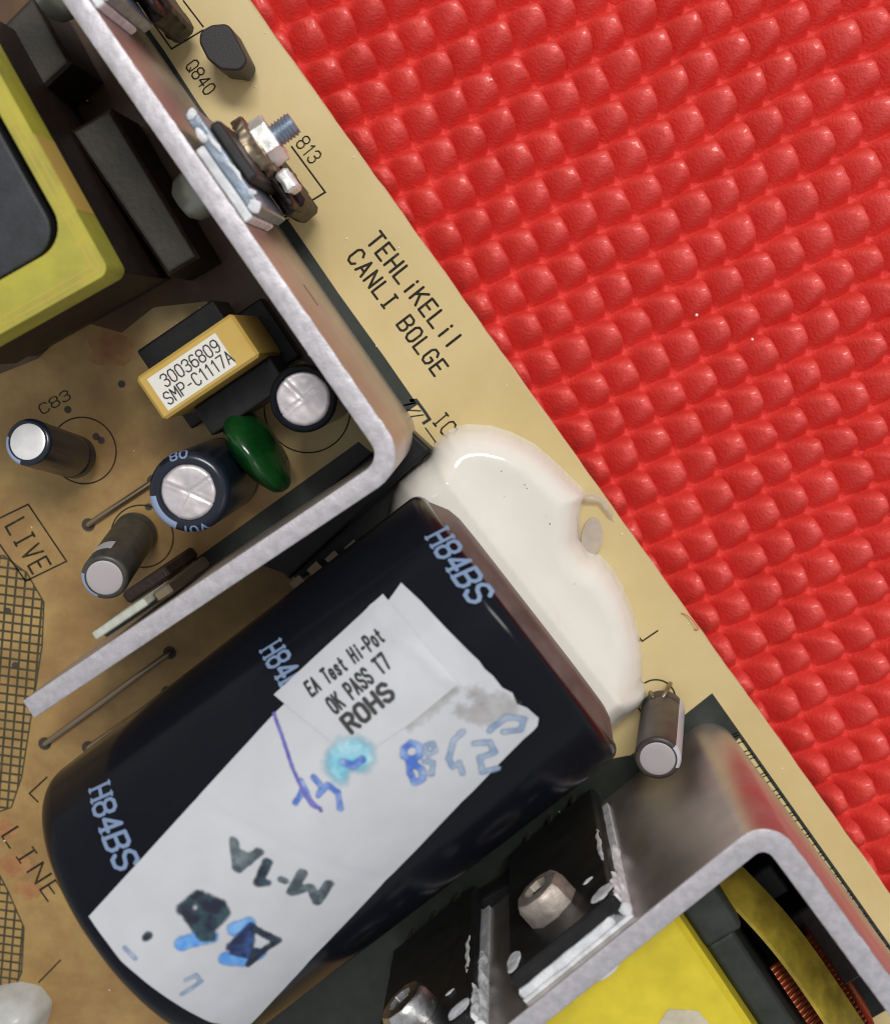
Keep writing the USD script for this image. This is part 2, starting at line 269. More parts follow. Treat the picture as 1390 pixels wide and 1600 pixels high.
# ================================================================ the red foam mat
EDGE0, EDGE1 = P2(388, 0), P2(1390, 1400)
E1 = (EDGE1 - EDGE0) / np.linalg.norm(EDGE1 - EDGE0); E2 = np.array([-E1[1], E1[0]])      # along the edge, and out over the mat
if E2 @ np.array([1, 1]) < 0: E2 = -E2
BT = 1.35                                                                                 # board thickness
MTOP = -BT - 0.9
HB, LEAN = 2.75, 0.40
def make_foam():
    z = MTOP - 1.0
    o = P2(850, 226, z); a = (P2(1050, 616, z) - P2(950, 421, z)); b = (P2(1100, 397, z) - P2(950, 469, z))
    va = P2(650 + 700 + 26.5, 60 + 55, z) - P2(1350, 60, z)
    va = (P2(850 + 265, 226 + 550, z) - o) / 10; vb = (P2(850 + 490, 226 - 234, z) - o) / 10
    lean = (P2(1146, 62, z) - P2(1100, 110, z)); lean = lean / np.linalg.norm(lean)
    n, i0, i1, j0, j1 = 19, -14, 27, -13, 17
    g = np.linspace(-.5, .5, n); I, J = np.arange(i0, i1), np.arange(j0, j1)
    CU = I[:, None, None, None] + g[None, None, :, None] + 0 * J[None, :, None, None] + 0 * g; CV = J[None, :, None, None] + g[None, None, None, :] + 0 * CU
    q = np.stack([o[0] + CU * va[0] + CV * vb[0], o[1] + CU * va[1] + CV * vb[1], 0 * CU], -1)
    w1 = (meshkit.fbm(q / 4.0, 2, 5) - .5) * 0.22 + (meshkit.fbm(q / 30.0, 2, 15) - .5) * 0.5; w2 = (meshkit.fbm(q / 4.0, 2, 9) - .5) * 0.20
    UU, VV = CU - w1, CV - w2
    X = o[0] + UU * va[0] + VV * vb[0]; Y = o[1] + UU * va[1] + VV * vb[1]
    su, sv = 2 * np.abs(CU - I[:, None, None, None]), 2 * np.abs(CV - J[None, :, None, None])            # 0 on a bump's middle, 1 in the valley
    amp = 0.80 + 0.40 * meshkit.noise(np.stack([I[:, None] * 3.3 + 0 * J, J[None] * 3.7 + 0 * I[:, None], 0 * I[:, None] * J], -1), 3)[:, :, None, None]
    rad = (su ** 4 + sv ** 4) ** (1 / 4); dome = np.clip(1.04 - rad ** 2.3, 0, 1.02) * (1 - su ** 8) * (1 - sv ** 8)
    base = 0.16 * (1 - sv ** 2.2); h = HB * (base + amp * dome * (1 - base))
    h += (meshkit.fbm(q / 0.6, 2, 21) - .5) * 0.14 * np.clip(dome * 3, 0, 1)
    X = X + lean[0] * LEAN * h; Y = Y + lean[1] * LEAN * h; Z = MTOP - HB + h
    V = np.stack([X, Y, Z], -1)
    N = np.cross(np.gradient(V, axis=2), np.gradient(V, axis=3)); N *= np.sign(np.median(N[..., 2])); N /= np.linalg.norm(N, axis=-1, keepdims=True)
    idx = np.arange(V[..., 0].size).reshape(V.shape[:4])
    a_, b_, c_, d_ = idx[:, :, :-1, :-1].ravel(), idx[:, :, 1:, :-1].ravel(), idx[:, :, 1:, 1:].ravel(), idx[:, :, :-1, 1:].ravel()
    F = np.vstack([np.column_stack([a_, b_, c_]), np.column_stack([a_, c_, d_])]); V = V.reshape(-1, 3)
    k = len(F) // 2 + 7
    if np.cross(V[F[0, 1]] - V[F[0, 0]], V[F[0, 2]] - V[F[0, 0]])[2] < 0: F = F[:, ::-1]
    return V, F, N.reshape(-1, 3)
foam_v, foam_f, foam_n = make_foam()
foam_path = obj('foam_mat', (foam_v, foam_f), m_mat, label='red foam mat covered in rows of rounded bumps under the circuit board', cat='mat', kind='structure')
_fm = UsdGeom.Mesh(stage.GetPrimAtPath(foam_path)); _fm.CreateNormalsAttr(Vt.Vec3fArray.FromNumpy(foam_n.astype(np.float32))); _fm.SetNormalsInterpolation('vertex')

# ================================================================ the circuit board
board = thing('circuit_board', 'tan circuit board with black printing lying on the red foam mat', 'circuit board', (*P2(700, 700), 0))
far = -E2 * 130
c0, c1 = EDGE0 - E1 * 40, EDGE1 + E1 * 30
obj('board_panel', extrude(Polygon([c0, c1, c1 + far, c0 + far]), -BT, 0), m_board, board)
# the sawn rim of the board, slightly ragged
N = 240; ts = np.linspace(0, 1, N)[:, None]; base = c0 + (c1 - c0) * ts
jag = 0.02 + 0.13 * meshkit.fbm(np.column_stack([ts * 90, ts * 0, ts * 0]), 3, 2)[:, None]
rimv = np.vstack([np.column_stack([base - E2 * 0.04, np.full(N, 0.0)]), np.column_stack([base + E2 * jag, np.full(N, 0.012)]), np.column_stack([base + E2 * jag * 1.3, np.full(N, -BT - .01)]), np.column_stack([base - E2 * 0.04, np.full(N, -BT - .01)])])
F = []
for r in range(3):
    for i in range(N - 1):
        a, b = r * N + i, r * N + i + 1; F += [[a, a + N, b + N], [a, b + N, b]]
rimm = trimesh.Trimesh(rimv, F, process=False); 
obj('sawn_edge', rimm, m_boardedge, board)
INK = 0.02
def ink(name, poly, m=m_ink, z=INK, label=None, kind=None): return obj(name, extrude(poly, 0.004, z), m, board, label=label, kind=kind)
def pxline(pts, w, closed=False, z=0.0):
    q = [P2(*p, z) for p in pts]; q = q + [q[0]] if closed else q
    return LineString(q).buffer(w / 2, cap_style=2, join_style=2)
def pxpoly(pts, z=0.0): return Polygon([P2(*p, z) for p in pts]).buffer(0)
TW = 0.145
ink('warning_lettering', union_all([fit_text('TEHLiKELi|', (571, 376), (699, 542), 0, 1.55, weight=TW, width=0.72, gap=1.7)] + [fit_text('CANLI BOLGE', (541, 402), (680, 589), 0, 1.5, weight=TW, width=0.74, gap=1.7)]))
ink('printed_code', fit_text('813', (461, 224), (486, 257), 0, 1.25, weight=0.12))
ink('printed_code', fit_text('Q840', (289, 103), (322, 150), 0, 1.15, weight=0.13))
ink('printed_code', fit_text('IC8', (676, 660), (707, 697), 0, 1.45, weight=0.13))
for q_, w_ in (([(455, 228), (508, 300), (430, 348)], 0.16), ([(286, 0), (318, 42)], 0.14), ([(318, 46), (268, 76), (232, 25)], 0.14), ([(1028, 985), (1003, 1002), (990, 985)], 0.14), ([(664, 668), (680, 690), (676, 705)], 0.13), ([(74, 1214), (46, 1240), (60, 1254)], 0.16), ([(95, 1500), (60, 1536)], 0.14)): ink('printed_outline', pxline(q_, w_))
def ring(c, rx, w, z=0.0):
    return Point(*P2(*c)).buffer(rx, quad_segs=16).boundary.buffer(w / 2)
ink('component_circle', ring((130, 704), 3.05, 0.13)); ink('component_circle', ring((222, 838), 2.9, 0.13)); ink('component_circle', ring((1024, 1092), 1.8, 0.15)); ink('component_circle', ring((480, 640), 3.9, 0.13)); ink('component_circle', ring((268, 50), 0.55, 0.16))
ink('live_lettering', fit_text('LIVE', (8, 822), (52, 898), 0, 1.95, weight=0.11, width=0.7, gap=1.8))
ink('printed_frame', pxline([(-22, 820), (44, 788), (104, 877), (40, 908)], 0.15, True))
ink('line_lettering', fit_text('LINE', (2, 1306), (76, 1410), 0, 1.9, weight=0.085, width=0.8, gap=1.8))
ink('printed_code', fit_text('C83', (66, 648), (112, 622), 0, 0.9, weight=0.11))
# dark footprint of the tall heatsink
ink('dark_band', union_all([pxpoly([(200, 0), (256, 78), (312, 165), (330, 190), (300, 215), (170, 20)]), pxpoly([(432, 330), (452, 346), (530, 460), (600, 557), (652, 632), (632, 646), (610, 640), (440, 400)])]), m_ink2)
ink('hatching', union_all([pxline([(628, 634), (655, 628)], 0.15), pxline([(622, 640), (658, 642)], 0.13), pxline([(634, 652), (662, 648)], 0.13), pxline([(640, 626), (650, 625), (664, 644), (671, 655), (660, 662)], 0.28), pxline([(430, 340), (448, 330)], 0.1), pxline([(438, 350), (452, 342)], 0.1)]), m_ink2, kind='stuff')
# dark footprint of the lower heatsink with its hatched border
hb0, hb1 = np.array((1110, 1085.)), np.array((1440, 1553.)); L = []
hd = (hb1 - hb0) / np.linalg.norm(hb1 - hb0); hn = np.array([-hd[1], hd[0]])
k = 70
while k < 560:
    a = hb0 + hd * (k + 4 * math.sin(k)); b = a + hn * 40 + hd * (-9 + 3 * math.sin(k * 1.7)); L.append(pxline([a, b], 0.11)); k += 10.8
ink('hatching', union_all(L), m_ink2, kind='stuff')
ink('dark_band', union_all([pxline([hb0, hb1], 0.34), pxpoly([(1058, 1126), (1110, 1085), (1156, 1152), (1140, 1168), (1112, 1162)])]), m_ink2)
# printed copper-mesh pattern at the left
def meshgrid(poly, ang, pitch, w):
    c = np.array(poly.centroid.coords[0]); L = []
    for a in (ang, ang + 90):
        d = np.array([math.cos(math.radians(a)), math.sin(math.radians(a))]); n_ = np.array([-d[1], d[0]])
        for i in range(-60, 61): L.append(LineString([c + n_ * pitch * i - d * 60, c + n_ * pitch * i + d * 60]).buffer(w / 2, cap_style=2))
    return union_all(L).intersection(poly)
gA = pxpoly([(-150, 790), (0, 868), (6, 868), (42, 895), (69, 941), (66, 1010), (34, 1215), (18, 1262), (-60, 1290), (-160, 1290)])
gB = pxpoly([(-120, 1350), (0, 1368), (14, 1395), (38, 1450), (34, 1520), (16, 1560), (-120, 1580)])
for g in (gA, gB): ink('mesh_pattern', union_all([meshgrid(g, 83, 0.86, 0.2), g.boundary.buffer(0.09).intersection(g.buffer(0.05))]), m_grid, kind='stuff')
# brown stains, and dark sheets that paint shade on the board
def patch(c, r, seed, z=0.0, squash=0.7):
    c = P2(*c, z); th = np.linspace(0, 2 * np.pi, 40, endpoint=False)
    rr = r * (0.55 + 0.9 * meshkit.fbm(np.column_stack([np.cos(th), np.sin(th), 0 * th]) * 1.6 + seed, 3, seed))
    return Polygon(np.column_stack([c[0] + rr * np.cos(th), c[1] + squash * rr * np.sin(th)])).buffer(0)
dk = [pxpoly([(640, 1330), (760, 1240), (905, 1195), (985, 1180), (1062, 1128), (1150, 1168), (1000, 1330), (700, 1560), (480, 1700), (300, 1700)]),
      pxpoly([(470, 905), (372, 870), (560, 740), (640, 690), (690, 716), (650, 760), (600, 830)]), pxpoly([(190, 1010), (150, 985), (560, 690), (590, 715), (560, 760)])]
for g_ in dk: ink('shade_print', g_, m_ink2, 0.015)  # print along the heatsink limb, widened as painted shade over the gaps
m_shade = mat('brown_shade', (0.060, 0.030, 0.014), 0.35, var=0.9, var2=(0.13, 0.065, 0.022), vscale=0.006)  # the brown sheet below paints the deep shade around transformer and boxes
obj('shade_sheet', extrude(Polygon([P2(*q_, 0) for q_ in [(-60, -80), (150, -80), (215, 60), (300, 190), (420, 360), (500, 470), (560, 560), (520, 600), (470, 560), (420, 575), (330, 470), (240, 480), (190, 520), (120, 500), (60, 560), (-40, 600), (-200, 640), (-260, 100)]]).buffer(1.2).buffer(-1.2), 0.002, 0.007), m_shade, board)
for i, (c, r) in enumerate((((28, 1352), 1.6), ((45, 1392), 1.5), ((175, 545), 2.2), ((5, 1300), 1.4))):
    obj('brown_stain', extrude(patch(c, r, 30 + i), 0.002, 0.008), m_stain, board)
for c_ in ((158, 688), (150, 682), (232, 792), (12, 955), (330, 250), (106, 640), (190, 600), (24, 1040), (388, 118)): obj('drilled_hole', extrude(Point(*P2(*c_)).buffer(.34, quad_segs=5), .004, .012), m_grime, board)
# ================================================================ heatsinks
def fillet(a, c, b, r, n=8):
    a, c, b = map(np.array, (a, c, b)); u = (a - c) / np.linalg.norm(a - c); v = (b - c) / np.linalg.norm(b - c)
    half = math.acos(np.clip(u @ v, -1, 1)) / 2; t = r / math.tan(half); m = (u + v) / np.linalg.norm(u + v); o = c + m * r / math.sin(half)
    p, q = c + u * t - o, c + v * t - o; w = math.acos(np.clip(p @ q / r / r, -1, 1))
    return [a] + [o + (math.sin((1 - k / n) * w) * p + math.sin(k / n * w) * q) / math.sin(w) for k in range(n + 1)] + [b]
def bent_plate(a, c, b, r, th, inside):
    path = LineString(fillet(a, c, b, r)); g1, g2 = path.buffer(th, single_sided=True), path.buffer(-th, single_sided=True)
    i = Point(*inside); return min((g1, g2), key=lambda g: g.centroid.distance(i))
ZA = 21.0
a0, ac, a1 = P2(36, -150, ZA), P2(643.7, 726.6, ZA), P2(54, 1122, ZA)
plateA = bent_plate(a0, ac, a1, 3.0, 1.62, P2(100, 600, ZA))
def heatsink(plate, zt, label, seed):
    t = thing('heatsink', label, 'heatsink', (*plate.centroid.coords[0], 0))
    obj('bent_plate', extrude(plate, 0.03, zt), m_alu, t, smooth=25)
    v, f = fill(plate.buffer(-0.05), 0.33); q = np.column_stack([v, np.zeros(len(v))])
    d = plate.boundary; ed = np.array([d.distance(Point(*p)) for p in v])
    jt = (meshkit.fbm(q / .5, 2, seed + 5) - .5)[:, None] * .22 * (ed < .1)[:, None]; v = v + jt * np.array([.8, .6])
    z = zt + 0.015 + np.clip(ed, 0, 0.25) * 0.35 + (meshkit.fbm(q / 1.6, 4, seed) - .5) * 0.14 * np.clip(ed / 0.2, 0, 1) 
    obj('sawn_edge', (np.column_stack([v, z]), f), m_alucut, t, smooth=True)
    return t
hsA = heatsink(plateA, ZA, 'tall L-shaped aluminium heatsink whose pale edge corners beside the white glue', 3)
da = (ac - a0) / np.linalg.norm(ac - a0); na = np.array([-da[1], da[0]]); na = na if na @ np.array([1, 1]) > 0 else -na     # upper limb: along, outward
db = (a1 - ac) / np.linalg.norm(a1 - ac); nb = np.array([-db[1], db[0]]); nb = nb if nb @ np.array([1, -1]) > 0 else -nb     # lower limb: along, outward (towards the big capacitor)
# small burrs on the upper edge and a scratch on the face
def local(o, x, n):
    """(along, out, up) to the scene"""
    m = np.eye(4); m[:2, 0], m[:2, 1], m[:2, 3] = x, n, o
    if np.linalg.det(m) < 0: pass
    return m
def lput(mesh, o, x, n):
    m = mesh.copy(); m.apply_transform(local(o, x, n))
    if np.linalg.det(local(o, x, n)) < 0: m.invert() if False else None
    return m
FA = local(a0, da, na)
def along(px, z, o, d): return float((P2(*px, z) - o) @ d)
sc = along((482, 462), 12, a0, da)
obj('scratch', put(bbox(sc - 1.0, sc + 1.0, 0.005, 0.03, 11.4, 11.6), FA), m_grime, hsA)

ZB = 26.0
b0, bc, b1 = P2(640, 1724.5, ZB), P2(1203, 1270, ZB), P2(1530, 1716, ZB)
plateB = bent_plate(b0, bc, b1, 2.6, 1.75, P2(1100, 1700, ZB))
hsB = heatsink(plateB, ZB, 'smooth L-shaped aluminium heatsink at the lower right over the yellow transformer', 11)
dbB = (bc - b0) / np.linalg.norm(bc - b0); nB = np.array([-dbB[1], dbB[0]]); nB = nB if nB @ np.array([-1, 1]) > 0 else -nB
FB = local(b0, dbB, nB)

# ================================================================ screwed transistors on the tall heatsink
def hexa(r, h): return trimesh.creation.cylinder(radius=r, height=h, sections=6)
OUT = trimesh.transformations.rotation_matrix(-np.pi / 2, [1, 0, 0])                  # z to +y (outward)
def cyl_out(a, z, r, y0, y1, n=28, b=0.12):
    m = lathe([(0, y0), (r, y0), (r, y1 - b), (r - b, y1), (0, y1)], n); m.apply_transform(OUT); m.apply_translation([a, 0, z]); return m
def screw_thread(a, z, r, y0, y1):
    pr = [(0, y0)]; y = y0
    while y < y1 - 0.3: pr += [(r, y), (r - 0.18, y + 0.15)]; y += 0.3
    pr += [(r - .1, y1), (0, y1)]
    m = lathe(pr, 24); m.apply_transform(OUT); m.apply_translation([a, 0, z]); return m
def power_transistor_A(a, label, seed):
    t = thing('power_transistor', label, 'transistor', (*(a0 + da * a + na * 2), 0), None)
    x0, x1, x2 = a - 4.4, a + 4.3, a - 1.8; zs = 13.0
    obj('insulating_pad', put(rough(bbox(x2, x1 + .2, 0.03, 0.75, 12, ZA - .3, 0.12), 0.05, 1.0, seed, 0.4), FA), m_paste, t, smooth=50)
    obj('metal_tab', put(rough(bbox(x0, x1, 0.78, 1.75, 10, ZA - .5, 0.12), 0.06, 0.9, seed + 1, 0.5), FA), m_bluesteel, t, smooth=40)
    sm = [put(rough(trimesh.creation.icosphere(2).apply_scale((rx, ry, 0.14)).apply_translation((a + x, y, ZA - zz)), 0.22, 0.5, seed + i), FA) for i, (x, y, zz, rx, ry) in enumerate(((-4.0, 1.3, .45, .35, .45), (-2.4, 1.0, .45, .7, .3), (-1.4, 1.5, .45, .8, .18), (3.9, 1.3, .45, .5, .5), (3.0, 1.7, .5, .3, .3), (1.0, 1.6, .5, 1.2, .15)))]
    obj('thermal_paste', cat(sm), m_paste, t, smooth=True)
    obj('body', put(rough(bbox(a - 2.8, a + 2.2, 1.78, 2.7, 2, ZA - .9, 0.2), 0.05, 0.8, seed + 7, 0.5), FA), m_mould, t, smooth=40)
    obj('body', put(rough(bbox(a - 2.5, a + 4.2, 1.8, 3.9, 2, 10.5, 0.35), 0.12, 1.2, seed + 4, 0.8), FA), m_brownblack, t, smooth=40)
    obj('insulating_bush', put(rough(cyl_out(a - .9, zs, 2.7, 2.75, 3.7), 0.3, 0.7, seed + 2, 0.5), FA), m_wire, t, smooth=30)
    obj('nut', put(rough(cyl_out(a - .9, zs, 2.05, 3.65, 5.0, 6, 0.1), 0.09, 0.5, seed + 3, 0.5), FA), m_bright, t, smooth=30)
    s = obj('screw', put(screw_thread(a - .9, zs, 1.0, 5.0, 6.8), FA), m_bluesteel, t, smooth=30)
    h = lathe([(0, 0), (2.0, 0), (2.0, 1.2), (1.8, 2.0), (1.2, 2.6), (0, 2.8)], 28); h.apply_transform(trimesh.transformations.rotation_matrix(np.pi / 2, [1, 0, 0])); h.apply_translation([a - .9, -1.64, zs])
    obj('screw_head', put(h, FA), mat('dull_screw', (0.30, 0.31, 0.28), 0.4, 0.6), s, smooth=35)
    obj('spring_clip', put(rough(bbox(a + 1.7, a + 3.5, 3.3, 4.4, 12.0, 14.6, 0.25), 0.12, 0.6, seed + 6, 0.4), FA), m_bright, t, smooth=40)
    obj('spring_clip', put(rough(bbox(a + .8, a + 4.3, 2.7, 3.3, 9, 13.6, 0.2), 0.1, 0.6, seed + 8, 0.4), FA), m_brownblack, t, smooth=40)
    for k in (-1.8, 0, 1.8):
        obj('lead', put(tube([(a + k, 2.6, 3.2), (a + k, 2.8, 1.5), (a + k, 3.6, 0.02)], 0.3, 6), FA), m_wire, t, smooth=True)
    return t
aT = 22.6
power_transistor_A(aT, 'screwed transistor smeared with white paste beside the printed number 813', 40)
power_transistor_A(aT - 18.4, 'broken brown-black transistor with bluish paste at the top edge above the small black transistor', 60)

# transistor clipped to the inside of the lower limb
lo = ac; FL = local(lo, db, -nb)                                                        # outwards here is into the corner of the heatsink
aL = along((200, 935), 22, lo, db)
t = thing('clipped_transistor', 'flat transistor with a pale tab standing against the inside of the long heatsink limb', 'transistor', (*(lo + db * aL - nb * 3), 0))
q = along((140, 1000), 21, lo, db); p_ = along((222, 945), 21, lo, db)
obj('metal_tab', put(bbox(min(p_, q), max(p_, q), 2.3, 2.95, 3, 20, 0.1), FL), mat('pale_tab', (0.62, 0.64, 0.56), 0.4, 0.3, var=.2, vscale=.001), t)
obj('body', put(bbox(min(p_, q) - .6, max(p_, q) - 1.2, 3.05, 4.2, 3, 13, 0.25), FL), m_brownblack, t)
obj('clip', put(bbox(min(p_, q) - 1.6, min(p_, q) - .05, 1.9, 2.9, 5, 18, 0.2), FL), m_wire, t)
for k in (-1.6, 0, 1.6): obj('lead', put(tube([((p_ + q) / 2 + k, 3.6, 3.1), ((p_ + q) / 2 + k, 3.8, 0.02)], 0.28, 6), FL), m_wire, t, smooth=True)

# ================================================================ transistors on the lower heatsink
def power_transistor_B(a, label, tan, seed):
    t = thing('large_transistor', label, 'transistor', (*(b0 + dbB * a + nB * 2), 0))
    w = 5.2; zs = 19.5
    obj('insulating_pad', put(bbox(a - w - .1, a + w + .1, 0.02, 0.35, 2, ZB - .8), FB), m_paste, t)
    obj('thermal_paste', cat([put(rough(bbox(a - w, a + w - 1.2, 0.36, 1.15, ZB - 3.4, ZB - 0.6, 0.2), 0.15, 1.6, seed, 0.4), FB), put(rough(bbox(a + w - .55, a + w + .3, .3, 1.2, 13, ZB - .9, 0.2), 0.35, 1.6, seed + 1, 0.5), FB), put(rough(bbox(a + w - .3, a + w + .2, 1.1, 2.0, ZB - 6, ZB - 1.2, 0.2), 0.4, 1.1, seed + 5, 0.5), FB)]), m_paste, t, smooth=50)
    obj('body', put(rough(bbox(a - w, a + w, 0.95, 2.3, 1.5, ZB - .9, 0.3), 0.06, 1.5, seed + 2, 0.8), FB), m_black, t, smooth=40)
    smear = [put(rough(trimesh.creation.icosphere(3).apply_scale((sx, 0.10, sz)).apply_translation((a + x, 2.3, zz)), 0.16, 1.1, seed + 9 + i), FB) for i, (x, zz, sx, sz) in enumerate(((4.3, 23.5, 1.1, 1.0), (-4.5, 23.0, .7, 1.5), (4.85, 15, .22, 3.4), (3.2, 19.6, .5, .35)))]
    obj('paste_smear', cat(smear), m_paste, t, smooth=True)
    h = lathe([(0, 2.3), (2.3, 2.3), (2.3, 3.9), (2.0, 4.4), (1.15, 4.5), (1.05, 3.9), (0, 3.9)], 9); h.apply_transform(OUT); h.apply_translation([a - .3, 0, zs])
    s = obj('screw_head', put(rough(h, 0.05, 0.8, seed + 3), FB), m_tanscrew if tan else m_steel, t, smooth=35)
    obj('screw_slot', put(bbox(a - .95, a + .35, 3.85, 4.05, zs - .6, zs + .6), FB), m_grime, s)
    nut = lathe([(0, 0), (2.1, 0), (2.0, .9), (1.4, 1.5), (0, 1.6)], 24); nut.apply_transform(trimesh.transformations.rotation_matrix(np.pi / 2, [1, 0, 0])); nut.apply_translation([a + .3, -1.78, zs + 2.2])
    obj('nut', put(nut, FB), m_paste if tan else m_steel, t, smooth=40)
    for k in (-2.8, 0, 2.8): obj('lead', put(tube([(a + k, 2, 1.6), (a + k, 2, 0.02)], 0.35, 6), FB), m_wire, t, smooth=True)
aB = 17.0
power_transistor_B(aB, 'black power transistor with a tan slotted screw and thick white paste on the lower heatsink', True, 80)
power_transistor_B(aB - 14.4, 'black power transistor with a grey screw at the bottom edge below the big capacitor', False, 95)

# ================================================================ the large capacitor
CR, CC, CA, CT = 13.24, np.array([-15.19, -35.90]), 3.801, 0.1
CAX = np.array([math.cos(CA) * math.cos(CT), math.sin(CA) * math.cos(CT), math.sin(CT)]); CN = np.array([-math.sin(CA), math.cos(CA), 0]); CUP = np.cross(CAX, CN); CUP = CUP if CUP[2] > 0 else -CUP
CO = np.array([*CC, CR + 0.2 + 20 * math.sin(CT)])
S0, S1 = -21.0, 18.0
if CN[0] * 1 + CN[1] < 0: pass
def hit(px, py, r=CR):
    """where the view through a place of the photograph meets the can: (along, around) in its unrolled skin"""
    d = ray(px, py); o = EYE - CO
    dn, dz, on, oz = d @ CN, d @ CUP, o @ CN, o @ CUP
    A, B, C = dn * dn + dz * dz, on * dn + oz * dz, on * on + oz * oz - r * r
    D = B * B - A * C; k = (-B - math.sqrt(max(D, 0))) / A; p = o + d * k
    return np.array([p @ CAX, math.atan2(p @ CN, p @ CUP) * CR])
def wrap(st, r):
    th = st[:, 1] / CR; rr = CR + r
    return CO + st[:, :1] * CAX + np.broadcast_to(rr, len(st))[:, None] * (np.sin(th)[:, None] * CN + np.cos(th)[:, None] * CUP)
def skin(poly, r, step=0.6, lift=None, thick=0.0):
    v, f = fill(poly, step)
    rr = np.full(len(v), r) + (lift(v) if lift else 0)
    p = wrap(v, rr)
    t = trimesh.Trimesh(p, f, process=False)
    n0 = np.cross(p[f[0, 1]] - p[f[0, 0]], p[f[0, 2]] - p[f[0, 0]]); c = p[f[0]].mean(0) - CO; c -= CAX * (c @ CAX)
    if n0 @ c < 0: t.invert()
    return t
big = thing('large_capacitor', 'large glossy black electrolytic capacitor lying on its side under white test labels', 'capacitor', (*CC, 0))
prof = [(0, S0 + .7), (CR - 2.6, S0 + .65), (CR - 1.5, S0 + .12)]
prof += [(CR - 1.1 + 1.1 * math.sin(x), S0 + 1.1 - 1.1 * math.cos(x)) for x in np.linspace(0.1, np.pi / 2, 8)]
prof += [(CR, S0 + 2.6), (CR, -8), (CR, 2), (CR, S1 - 2.0)]
prof += [(CR - 2.0 + 2.0 * math.cos(x), S1 - 2.0 + 2.0 * math.sin(x)) for x in np.linspace(0.1, np.pi / 2, 8)] + [(0, S1)]
can = lathe(prof, 96); can.fix_normals()
mcan = np.eye(4); mcan[:3, 0], mcan[:3, 1], mcan[:3, 2], mcan[:3, 3] = CN, np.cross(CAX, CN), CAX, CO
body = obj('sleeve', put(can, mcan), m_sleeve, big, smooth=30)
# end face inside the sleeve
disc = lathe([(0, S0 - 1.1), (CR - 3.6, S0 - 1.08), (CR - 2.6, S0 - .85), (CR - 1.3, S0 - .1), (CR - 1.05, S0 + .12), (CR - 2.0, S0 + .5), (0, S0 + .5)], 96)
obj('end_cap', put(disc, mcan), mat('brown_end_disc', (0.15, 0.12, 0.105), 0.5, spec=.25, var=0.45, vscale=0.005), big, smooth=30)
def hits(pts): return np.array([hit(*p) for p in pts])
lab1 = hits([(140, 1432), (220, 1345), (320, 1235), (433, 1113), (500, 1050), (590, 965), (628, 912), (660, 942), (700, 985), (735, 1020), (748, 1032), (757, 1045), (770, 1056), (784, 1074), (800, 1082), (806, 1098), (822, 1104), (840, 1120), (838, 1132), (760, 1210), (600, 1376), (480, 1502), (388, 1600), (330, 1596), (250, 1550), (190, 1500)])
lab1p = Polygon(lab1).buffer(0)
def crease(v):
    q3 = np.column_stack([v, 0 * v[:, 0]]); w = meshkit.fbm(q3 / np.array([5.0, 2.2, 1]), 3, 31)
    return .16 * (w - .5) + .10 * np.exp(-((v[:, 0] + 15.5 + .25 * v[:, 1] + 1.2 * (meshkit.noise(q3 / 2.5, 8) - .5)) / .35) ** 2) - .06 * np.exp(-((v[:, 0] - 2 + .5 * v[:, 1]) / .3) ** 2)
def curl(v):
    d = np.array([lab1p.boundary.distance(Point(*q)) for q in v]); near = np.clip(1 - d / 1.6, 0, 1) ** 2
    q3 = np.column_stack([v, 0 * v[:, 0]])
    return .1 + crease(v) + near * 0.35 * np.clip(meshkit.fbm(q3 / 3.0, 2, 4) - .35, 0, 1) * (v[:, 0] < -10)
def lettered(px0, px1, text, h, **kw):
    a, b = hit(*px0), hit(*px1); g = letters(text, h, **kw); x0, y0, x1, y1 = g.bounds
    g = affinity.scale(affinity.translate(g, -x0, 0), np.linalg.norm(b - a) / (x1 - x0), 1, origin=(0, 0))
    if FLIP: g = affinity.scale(g, 1, -1, origin=(0, 0))
    return onto(g, a, b)
# is the unrolled skin mirrored as seen from outside?
_a, _b, _c = hit(500, 1200), hit(540, 1200), hit(500, 1160)
FLIP = np.cross(_b - _a, _c - _a) < 0
lb = obj('paper_label', skin(lab1p, 0.05, 0.45, curl), m_label, big, smooth=True)
lab2 = Polygon(hits([(431, 1087), (600, 931), (604, 936), (715, 1068), (640, 1130), (556, 1186)]))
lb2 = obj('test_sticker', skin(lab2, 0.13, 0.45, curl), m_label, big, smooth=True)
obj('sticker_edge', skin(lab2.boundary.buffer(0.035), 0.115, 0.4, curl), mat('paper_edge', (0.6, 0.6, 0.6), 0.6), lb2)
obj('printed_lettering', skin(union_all([lettered((488, 1090), (603, 1001), 'EA Test Hi-Pot', 1.15, weight=0.23, width=0.62, gap=1.5), lettered((524, 1117), (614, 1040), 'OK PASS T7', 1.2, weight=0.23, width=0.62, gap=1.5), lettered((548, 1147), (620, 1086), 'ROHS', 1.25, weight=0.25, width=0.8, gap=1.7)]), 0.165, 0.25, curl), m_print, lb2)
PAPER = (0.64, 0.655, 0.70)
